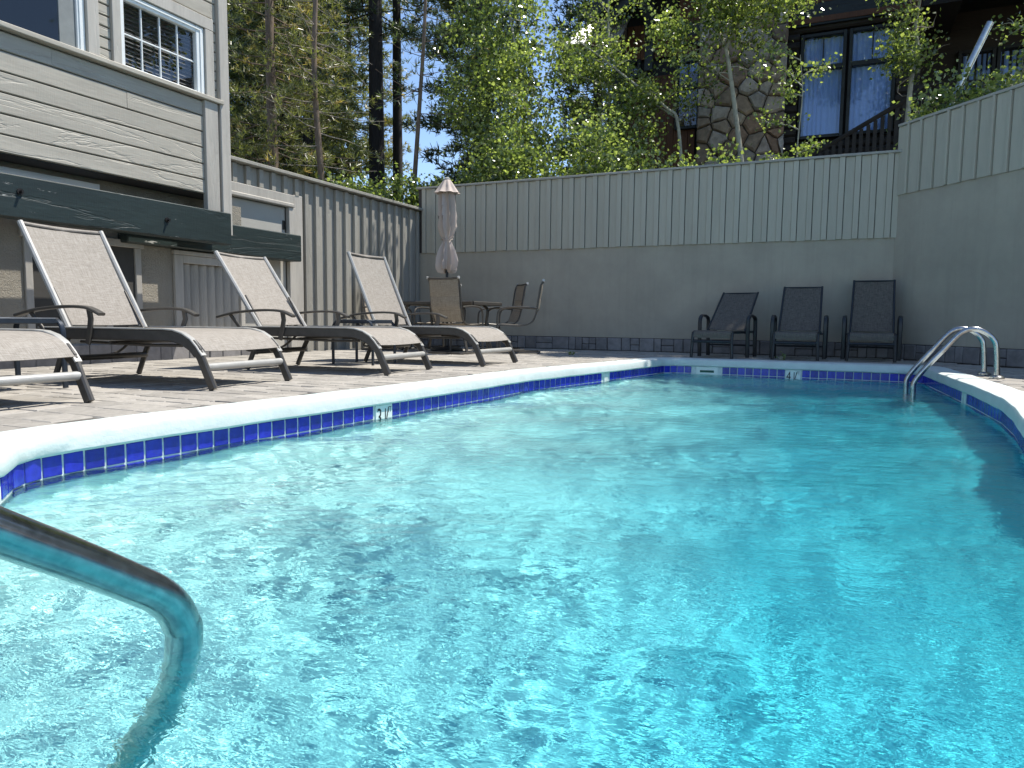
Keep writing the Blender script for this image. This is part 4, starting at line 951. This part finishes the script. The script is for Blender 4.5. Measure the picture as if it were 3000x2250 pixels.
# ---- stainless rails
def rail_obj(name, pts, r, parent=None, n=14): b = MB(); b.tube(smoothpath(pts, 6), r, n); return b.obj(name, 'steel', parent, smooth=True)
HR = rail_obj('handrail', [(-1.42, .52, -1.02), (-1.36, .74, -.90), (-1.29, .95, -.66), (-1.255, 1.03, -.40), (-1.245, 1.05, -.195), (-1.245, 1.043, -.15), (-1.245, 1.022, -.108), (-1.245, .985, -.068), (-1.245, .93, -.026), (-1.245, .82, .054), (-1.245, .697, .139), (-1.245, .40, .345), (-1.245, 0.0, .62), (-1.25, -.5, .84), (-1.25, -1.4, .92), (-1.25, -1.78, .86), (-1.25, -1.90, .66), (-1.25, -1.90, .01)], .038, n=28)
tag(HR, 'thick stainless steel handrail dipping into the water at lower left', 'handrail')
LD = thing('pool_ladder', 'curved stainless steel pool ladder rails at the far right corner', 'ladder', (1.0, 8.0, 0), world_parts=True)
near = [(0.703, -.9), (.703, -.4), (0.703, -0.172), (0.711, -0.053), (0.816, 0.108), (0.943, 0.269), (1.043, 0.396), (1.113, 0.444), (1.185, 0.449), (1.259, 0.418), (1.317, 0.363), (1.346, 0.28), (1.368, 0.005)]
for Yr, dx in ((7.75, 0.0), (8.25, -.02)):
    rl = rail_obj('rail', [(x + dx, Yr, z) for x, z in near], .0245, LD)
    b = MB(); b.lathe([(.0, .004), (.062, .004), (.062, .018), (.04, .03), (.03, .034), (.0, .034)], (1.367 + dx, Yr, 0), 20); b.obj('escutcheon', 'steel', rl, smooth=True, loc=(0, 0, 0))
for z in (-.42, -.68):
    b = MB(); b.box((.66, 7.77, z), (.74, 8.23, z + .03), .008); b.obj('tread', 'tile_white', LD)

# ================================================================== TREES AND SHRUBS
def unit(n, r_): v = r_.normal(size=(n, 3)); return v / np.linalg.norm(v, axis=1)[:, None]
def leaf_cloud(C, size, r_, up=0.35, droop=0.0):
    """one folded rhombus leaf per centre -> verts, quads"""
    n = len(C); d = unit(n, r_); d[:, 2] -= droop; d /= np.linalg.norm(d, axis=1)[:, None]
    nn = unit(n, r_); nn[:, 2] += up; s = np.cross(d, nn); s /= np.linalg.norm(s, axis=1)[:, None] + 1e-9
    L = (size * r_.uniform(.6, 1.25, n))[:, None]; Wd = L * .46
    m_ = np.cross(s, d) * L * .06
    V = np.stack([C - d * L * .5, C + s * Wd + m_, C + d * L * .5, C - s * Wd + m_], 1).reshape(-1, 3)
    return V, np.arange(n * 4).reshape(n, 4)
def needle_cloud(C, D, blades, length, width, r_, spread=.8):
    n = len(C); Cc = np.repeat(C, blades, 0); d = np.repeat(D, blades, 0) + spread * unit(n * blades, r_); d /= np.linalg.norm(d, axis=1)[:, None]
    s = np.cross(d, unit(n * blades, r_)); s /= np.linalg.norm(s, axis=1)[:, None] + 1e-9
    L = (length * r_.uniform(.6, 1.2, n * blades))[:, None]; w = width / 2
    Cc = Cc + .25 * length * unit(n * blades, r_) * r_.random((n * blades, 1))
    V = np.stack([Cc - s * w, Cc + s * w, Cc + d * L + s * w * .3, Cc + d * L - s * w * .3], 1).reshape(-1, 3)
    return V, np.arange(n * blades * 4).reshape(-1, 4)

def branch_path(p0, d, L, r_, n=5, curl=.15, grav=0.0):
    P = [np.array(p0, float)]; d = np.array(d, float); d /= np.linalg.norm(d)
    for i in range(n):
        d = d + r_.normal(0, curl, 3); d[2] -= grav; d /= np.linalg.norm(d); P.append(P[-1] + d * L / n)
    return np.array(P)

def conifer(name, label, x, y, height, tr, crown_r, first, r_, group=None, trunk=None, mat='needle', bark='pine_bark', dens=1.0, bare=0.0, zb=None, blades=9, blen=.13, bw=.016, sparse_top=99, tufts_per=16, fill=0.0):
    zb = float(ground_z(x, y)) - .15 if zb is None else zb
    t = thing(name, label, 'tree', (x, y, zb), group=group)
    tp = [(0, 0, 0), (.02 * height * r_.normal() * .1, .0, height * .4), (0, 0, height)] if trunk is None else [(a - x, b - y, c - zb) for a, b, c in trunk]
    sp = smoothpath(tp, 5); n = len(sp); H = sp[-1][2]
    b = MB(); b.tube(sp, [tr * (1 - .82 * (q[2] / H)) * (1.25 if q[2] < .4 else 1) for q in sp], 12); b.obj('trunk', bark, t, smooth=True, loc=(0, 0, 0))
    zs = np.array([q[2] for q in sp]); sx = np.array([q[0] for q in sp]); sy = np.array([q[1] for q in sp])
    br = MB(); CC = []; DD = []
    z = first
    while z < H - .3:
        f = (z - first) / max(.1, H - first); Lm = crown_r * (1 - f) ** .7 * (.55 + .45 * min(1, f * 4 + .4))
        for _ in range(int(round(3 * dens + r_.random()))):
            a = r_.uniform(0, 2 * math.pi); L = Lm * r_.uniform(.6, 1.15) + .25
            base = (np.interp(z, zs, sx), np.interp(z, zs, sy), z + r_.uniform(-.1, .1))
            P = branch_path(base, (math.cos(a), math.sin(a), .25 - .5 * (1 - f)), L, r_, 5, .12, -.03)
            br.tube([tuple(q) for q in P], [max(.004, .018 * L / 2.0 * (1 - i / 5.5)) for i in range(6)], 5)
            if r_.random() < bare: continue
            nt_ = int(tufts_per * L / 1.6) + 2; u = r_.uniform(.18, 1, nt_) ** .8; idx = np.clip((u * 5).astype(int), 0, 4); fr_ = u * 5 - idx
            Q = P[idx] * (1 - fr_[:, None]) + P[idx + 1] * fr_[:, None]; dd = P[idx + 1] - P[idx]; dd /= np.linalg.norm(dd, axis=1)[:, None]
            side = np.cross(dd, (0, 0, 1)); off = side * (r_.normal(0, .22, nt_) * (.35 + u) * min(1, L / 1.5))[:, None] + np.array((0, 0, 1)) * r_.normal(0, .06, nt_)[:, None]
            CC.append(Q + off); DD.append(dd * .6 + off * 1.5 + np.array((0, 0, .35)))
        z += r_.uniform(.22, .38) / max(.5, dens ** .5)
    o = br.obj('branches', 'dead_wood' if bare > .3 else bark, t, smooth=True, loc=(0, 0, 0), fix=False); o['kind'] = 'stuff'
    C_ = np.concatenate(CC); D_ = np.concatenate(DD)
    V, F = needle_cloud(C_, D_, blades, blen, bw, r_)
    o = np_mesh('crown', V, F, mat, t, loc=(0, 0, 0)); o['kind'] = 'stuff'
    return t

def aspen(name, label, stems, r_, leaf=.075, nleaf=6000, lims=10, limb_len=1.3, zleaf=0.0, cl=.17, group=None, mat='aspen_leaf', bark='aspen_bark', cat='tree', dead=0, boxes=None, trad=.05):
    """stems: list of point lists in world coordinates; leaf clusters sit along limbs and twigs. boxes: extra crown ellipsoids (centre, radii, share)"""
    x, y, _ = stems[0][0]; zb = stems[0][0][2]; base = np.array((x, y, zb))
    t = thing(name, label, cat, (x, y, zb), group=group)
    tb_ = MB(); br = MB(); cents = []
    for si, st in enumerate(stems):
        sp = smoothpath([tuple(np.array(p) - base) for p in st], 5); n = len(sp)
        tb_.tube(sp, [trad * (.55 if si else 1) * (1 - .72 * i / (n - 1)) for i in range(n)], 9)
        for j in range(lims):
            i = int(r_.uniform(.25, 1) * (n - 1)); p = np.array(sp[i]); a = r_.uniform(0, 2 * math.pi)
            P = branch_path(p, (math.cos(a), math.sin(a), r_.uniform(.0, .9)), limb_len * r_.uniform(.5, 1.2), r_, 6, .16, .02)
            br.tube([tuple(q) for q in P], [.012 * (1 - i_ / 7.5) for i_ in range(7)], 5)
            for q in range(3):
                k0 = r_.integers(2, 6); d = P[k0] - P[k0 - 1] + r_.normal(0, .12, 3); Q = branch_path(P[k0], d, limb_len * .4, r_, 4, .25, .03)
                br.tube([tuple(q_) for q_ in Q], [.006, .005, .004, .003, .002], 4); cents += list(Q[1:])
            cents += list(P[2:])
    tb_.obj('trunk', bark, t, smooth=True, loc=(0, 0, 0), fix=False)
    o = br.obj('branches', bark, t, smooth=True, loc=(0, 0, 0), fix=False); o['kind'] = 'stuff'
    if dead:
        db = MB()
        for _ in range(dead):
            sp = smoothpath([tuple(np.array(p) - base) for p in stems[0]], 5); p = np.array(sp[int(r_.uniform(.3, .95) * (len(sp) - 1))]); a = r_.uniform(0, 6.28)
            P = branch_path(p, (math.cos(a), math.sin(a) * .3, r_.uniform(-.3, .6)), r_.uniform(.3, .8), r_, 6, .35, -.03); db.tube([tuple(q) for q in P], [.012 * (1 - i / 7) for i in range(7)], 5)
        o = db.obj('dead_twigs', 'dead_wood', t, smooth=True, loc=(0, 0, 0), fix=False); o['kind'] = 'stuff'
    cents = np.array([c for c in cents if c[2] + zb > zleaf]) if len(cents) else np.zeros((0, 3))
    C_ = []
    nb = int(nleaf * sum(b_[2] for b_ in boxes)) if boxes else 0
    if len(cents): 
        w = r_.integers(0, len(cents), nleaf - nb); C_.append(cents[w] + r_.normal(0, cl, (nleaf - nb, 3)) * np.array((1, 1, .7)))
    if boxes:
        for (c, rad, sh) in boxes:                              # clumped fill of an ellipsoid
            nn = int(nleaf * sh); nc = max(6, nn // 100); cc = unit(nc, r_) * (r_.random((nc, 1)) ** .4) * np.array(rad) + np.array(c) - base
            C_.append(cc[r_.integers(0, nc, nn)] + r_.normal(0, .17, (nn, 3)))
    V, F = leaf_cloud(np.concatenate(C_), leaf, r_, droop=.2)
    o = np_mesh('crown' if cat == 'tree' else 'foliage', V, F, mat, t, loc=(0, 0, 0)); o['kind'] = 'stuff'
    return t

g = lambda s_: np.random.default_rng(s_)
# foreground conifers behind the left fence
conifer('pine_tree', 'brown-trunked pine with yellowing needles behind the fence, next to the house corner', -10.98, 11.9, 13, .13, 2.1, 1.6, g(1), trunk=[(-10.9, 11.9, 1.6), (-10.97, 11.87, 3.6), (-11.02, 11.9, 7.5), (-11.0, 11.9, 14.5)], zb=1.6, dens=1.15, tufts_per=22, blades=10)
conifer('pine_tree', 'slim pine with bare pale dead branches behind the left fence', -9.37, 11.5, 11, .075, 1.25, 1.2, g(2), trunk=[(-9.3, 11.5, 1.5), (-9.37, 11.46, 3.2), (-9.5, 11.45, 5.2), (-9.47, 11.5, 7.2), (-9.4, 11.5, 12)], zb=1.5, dens=1.0, bare=.62, tufts_per=12, blades=8)
conifer('pine_tree', 'thin leaning pine trunk rising at the left end of the back wall', -8.24, 13.1, 9, .06, 1.1, 3.2, g(3), trunk=[(-8.3, 13.0, 1.6), (-8.26, 13.1, 3.3), (-8.12, 13.1, 5.0), (-7.98, 13.1, 7.0), (-7.9, 13.1, 11)], zb=1.6, dens=.8, bare=.3, tufts_per=11, mat='needle_dark')
# two massive dark trunks
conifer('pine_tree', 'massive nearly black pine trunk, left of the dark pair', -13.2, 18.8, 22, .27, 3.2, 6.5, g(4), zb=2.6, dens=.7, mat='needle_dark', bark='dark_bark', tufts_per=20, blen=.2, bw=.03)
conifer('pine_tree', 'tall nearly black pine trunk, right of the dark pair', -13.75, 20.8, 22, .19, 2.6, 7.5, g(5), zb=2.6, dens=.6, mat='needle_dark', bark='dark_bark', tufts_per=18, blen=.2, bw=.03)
# backdrop conifers
back = [(-21, 17.5, 17, 3.0), (-18.6, 16.2, 16, 2.8), (-16.6, 18.3, 18, 2.8), (-15.2, 16.9, 14, 1.9), (-19.5, 22, 20, 3.2), (-9.0, 17.6, 14, 1.8), (-10.1, 20.2, 18, 1.6), (-6.6, 20.3, 18, 1.4), (-23, 25, 22, 3.6), (-21.2, 28, 24, 3.4), (-25.5, 20, 18, 3.2), (-8.2, 28, 24, 2.8), (-12.6, 14.9, 9, 1.5), (-14.4, 13.4, 8, 1.6)]
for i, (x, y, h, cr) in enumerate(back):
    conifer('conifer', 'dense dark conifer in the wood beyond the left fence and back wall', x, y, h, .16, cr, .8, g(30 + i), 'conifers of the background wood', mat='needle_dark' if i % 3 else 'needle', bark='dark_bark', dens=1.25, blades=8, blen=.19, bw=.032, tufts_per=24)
# a tall aspen just outside the picture on the right shades the far deck
aspen('aspen_tree', 'tall aspen just outside the right edge with boughs reaching over the wall', [[(3.75, 12.6, 1.4), (3.65, 12.6, 4.0), (3.25, 12.6, 6.6), (2.4, 12.6, 7.7), (1.2, 12.5, 8.0), (0.0, 12.4, 8.1)]], g(61), leaf=.11, nleaf=15000, lims=14, limb_len=1.0, zleaf=6.6, trad=.11, cl=.2,
      boxes=[((-.25, 12.55, 7.75), (.95, .80, 1.0), .3), ((2.5, 12.55, 7.75), (1.35, .85, 1.0), .48)])

# aspens
aspen('aspen_tree', 'leafy aspen with arching pale stem, left of the lodge behind the back wall',
      [[(-5.5, 14.3, 1.9), (-5.75, 14.25, 3.4), (-5.99, 14.2, 4.35), (-6.25, 14.2, 5.4), (-6.63, 14.2, 7.2), (-6.9, 14.3, 9.3)], [(-5.3, 14.1, 1.9), (-5.55, 14.05, 3.3), (-5.85, 14.0, 4.6), (-5.5, 14.1, 6.0)]], g(70), nleaf=12000, lims=12, limb_len=1.2, zleaf=2.8,
      boxes=[((-6.95, 14.0, 5.5), (1.15, 1.0, 1.6), .42), ((-6.9, 14.4, 7.8), (1.2, 1.0, 1.0), .12), ((-5.35, 11.95, 6.3), (.55, .4, .5), .035)])
aspen('aspen_tree', 'straight slender aspen stem rising in front of the lodge roof end', [[(-4.66, 15.35, 2.4), (-4.68, 15.35, 4.3), (-4.74, 15.4, 5.6), (-4.80, 15.5, 6.6), (-4.85, 15.6, 7.5), (-4.8, 15.6, 10.5)]], g(71), nleaf=1300, lims=9, limb_len=.8, zleaf=5.6, trad=.045,
      boxes=[((-5.6, 15.2, 6.3), (.7, .5, .6), .3)])
aspen('aspen_tree', 'aspen with two pale stems leaning left across the lodge corner', [[(-2.9, 14.9, 2.2), (-3.1, 14.9, 4.4), (-3.35, 14.9, 4.82), (-3.98, 14.7, 5.32), (-4.62, 14.43, 5.84), (-5.2, 14.4, 6.3)], [(-3.1, 15.1, 4.6), (-3.98, 15.2, 5.2), (-4.9, 14.9, 5.55), (-6.17, 14.3, 5.9)]], g(72), nleaf=5200, lims=11, limb_len=.7, zleaf=3.6, trad=.04, cl=.15,
      boxes=[((-4.3, 14.6, 4.6), (1.2, .5, .8), .4)])
aspen('aspen_tree', 'forked aspen with green-grey trunk in front of the stone chimney', [[(-1.72, 14.9, 2.0), (-1.80, 14.92, 3.2), (-1.935, 14.93, 4.2), (-2.10, 14.95, 5.2), (-2.23, 14.96, 5.85), (-2.42, 14.93, 6.3), (-2.50, 14.93, 6.8), (-2.55, 14.9, 8.5)], [(-2.23, 14.96, 5.82), (-2.0, 14.95, 6.3), (-1.5, 14.9, 6.7), (-.9, 14.9, 7.0)]], g(73), nleaf=7200, lims=11, limb_len=1.25, zleaf=5.2, trad=.06,
      boxes=[((-1.9, 14.7, 6.55), (1.35, .5, .55), .45), ((-3.2, 14.7, 6.2), (.7, .5, .5), .12)])
aspen('aspen_tree', 'crooked aspen trunk with bare twigs right of the lodge windows', [[(1.0, 15.7, 2.4), (1.05, 15.8, 4.0), (1.09, 15.85, 5.17), (1.16, 15.9, 5.7), (1.11, 15.95, 6.1), (1.16, 16.0, 6.6), (1.25, 16.0, 7.6), (1.1, 16, 9)]], g(74), nleaf=2300, lims=7, limb_len=.9, zleaf=5.2, dead=16, trad=.055,
      boxes=[((.88, 15.7, 5.5), (.35, .3, .5), .35), ((.75, 15.7, 6.9), (.5, .3, .35), .25)])
aspen('aspen_sapling', 'leafy aspen sapling at the right edge above the fence', [[(2.05, 12.3, 2.4), (2.15, 12.3, 3.6), (2.3, 12.3, 4.6), (2.35, 12.3, 5.6)], [(2.3, 12.2, 2.4), (2.5, 12.2, 3.8), (2.6, 12.2, 5.0)]], g(75), nleaf=2100, lims=9, limb_len=.6, zleaf=2.9, leaf=.06, trad=.018, cl=.12)
aspen('aspen_sapling', 'young aspen with round leaves before the left lodge window', [[(-.62, 12.6, 2.2), (-.70, 12.6, 3.2), (-.66, 12.6, 4.1), (-.72, 12.6, 4.75)]], g(76), nleaf=900, lims=9, limb_len=.55, zleaf=2.7, leaf=.06, trad=.014, cl=.09)

# shrubs behind the walls
shr = [(-9.0, 11.9, 1.5, 1.2, 1.25, 'broad bright shrub spilling over the left fence top'), (-8.0, 12.4, 1.6, 1.2, 1.3, 'rounded green shrub at the corner of fence and back wall'),
       (-10.2, 10.6, 1.4, 1.0, 1.35, 'low shrub behind the fence near the house corner'), (-6.9, 12.5, 1.6, 1.0, 1.25, 'leafy shrub behind the back wall, just left of the umbrella top'), (-5.9, 12.6, 1.6, 1.0, 1.95, 'leafy shrub behind the back wall, just right of the umbrella top'),
       (-4.9, 12.7, 1.6, .95, 1.3, 'tall leafy shrub under the straight aspen stem'), (-3.9, 12.7, 1.6, 1.0, 1.95, 'leafy shrub in front of the red-brown lodge boards'), (-2.9, 12.7, 1.6, .9, 1.25, 'leafy shrub left of the forked aspen'),
       (-2.05, 12.6, 1.6, .75, 1.3, 'rounded shrub at the foot of the forked aspen'), (-.85, 12.5, 1.6, .50, 1.25, 'narrow shrub at the foot of the stone chimney, right side'), (.28, 12.5, 1.6, .55, .95, 'low shrub by the stair rail, before the wall steps up'),
       (1.15, 12.1, 2.0, .50, 1.55, 'pale yellow-green shrub beside the leaning metal pole'), (1.75, 11.9, 2.2, .5, 1.2, 'dark leafy shrub right of the leaning metal pole')]
for i, (x, y, zb, rad, hh, lab) in enumerate(shr):
    rs = g(100 + i); st = [[(x + rs.normal(0, .1), y, zb - .2), (x + rs.normal(0, .2), y + rs.normal(0, .1), zb + hh * .6), (x + rs.normal(0, .35 * rad), y, zb + hh * 1.15)] for _ in range(3)]
    aspen('shrub', lab, st, rs, leaf=.072, nleaf=int(3700 * rad * rad * hh / 1.3) + 700, lims=6, limb_len=.55 * rad, zleaf=zb, cl=.12, mat='bush_leaf', cat='shrub', trad=.014,
          boxes=[((x, y, zb + hh * .75), (rad * .95, rad * .6, hh * .62), .72)])
# sprig with dried leaves hanging before the lodge windows
aspen('dead_sprig', 'thin twig with brown dried leaves reaching over the lodge window', [[(-1.3, 14.8, 6.95), (-.7, 14.8, 7.0), (-.25, 14.8, 6.95), (.05, 14.8, 6.75)]], g(140), nleaf=160, lims=5, limb_len=.3, leaf=.05, trad=.008, cl=.06, mat='dry_leaf', bark='dead_wood', cat='twig')
# little weed at the shade line on the deck
aspen('weed', 'tiny green weed growing from the deck joints before the back wall', [[(-3.42, 9.62, 0), (-3.42, 9.62, .05)]], g(150), nleaf=26, lims=3, limb_len=.06, leaf=.035, trad=.003, cl=.025, mat='bush_leaf', cat='weed')
aspen('weed', 'tiny green weed under the middle dark lounge chair', [[(-.62, 9.95, 0), (-.62, 9.95, .05)]], g(151), nleaf=26, lims=3, limb_len=.07, leaf=.04, trad=.003, cl=.03, mat='bush_leaf', cat='weed')
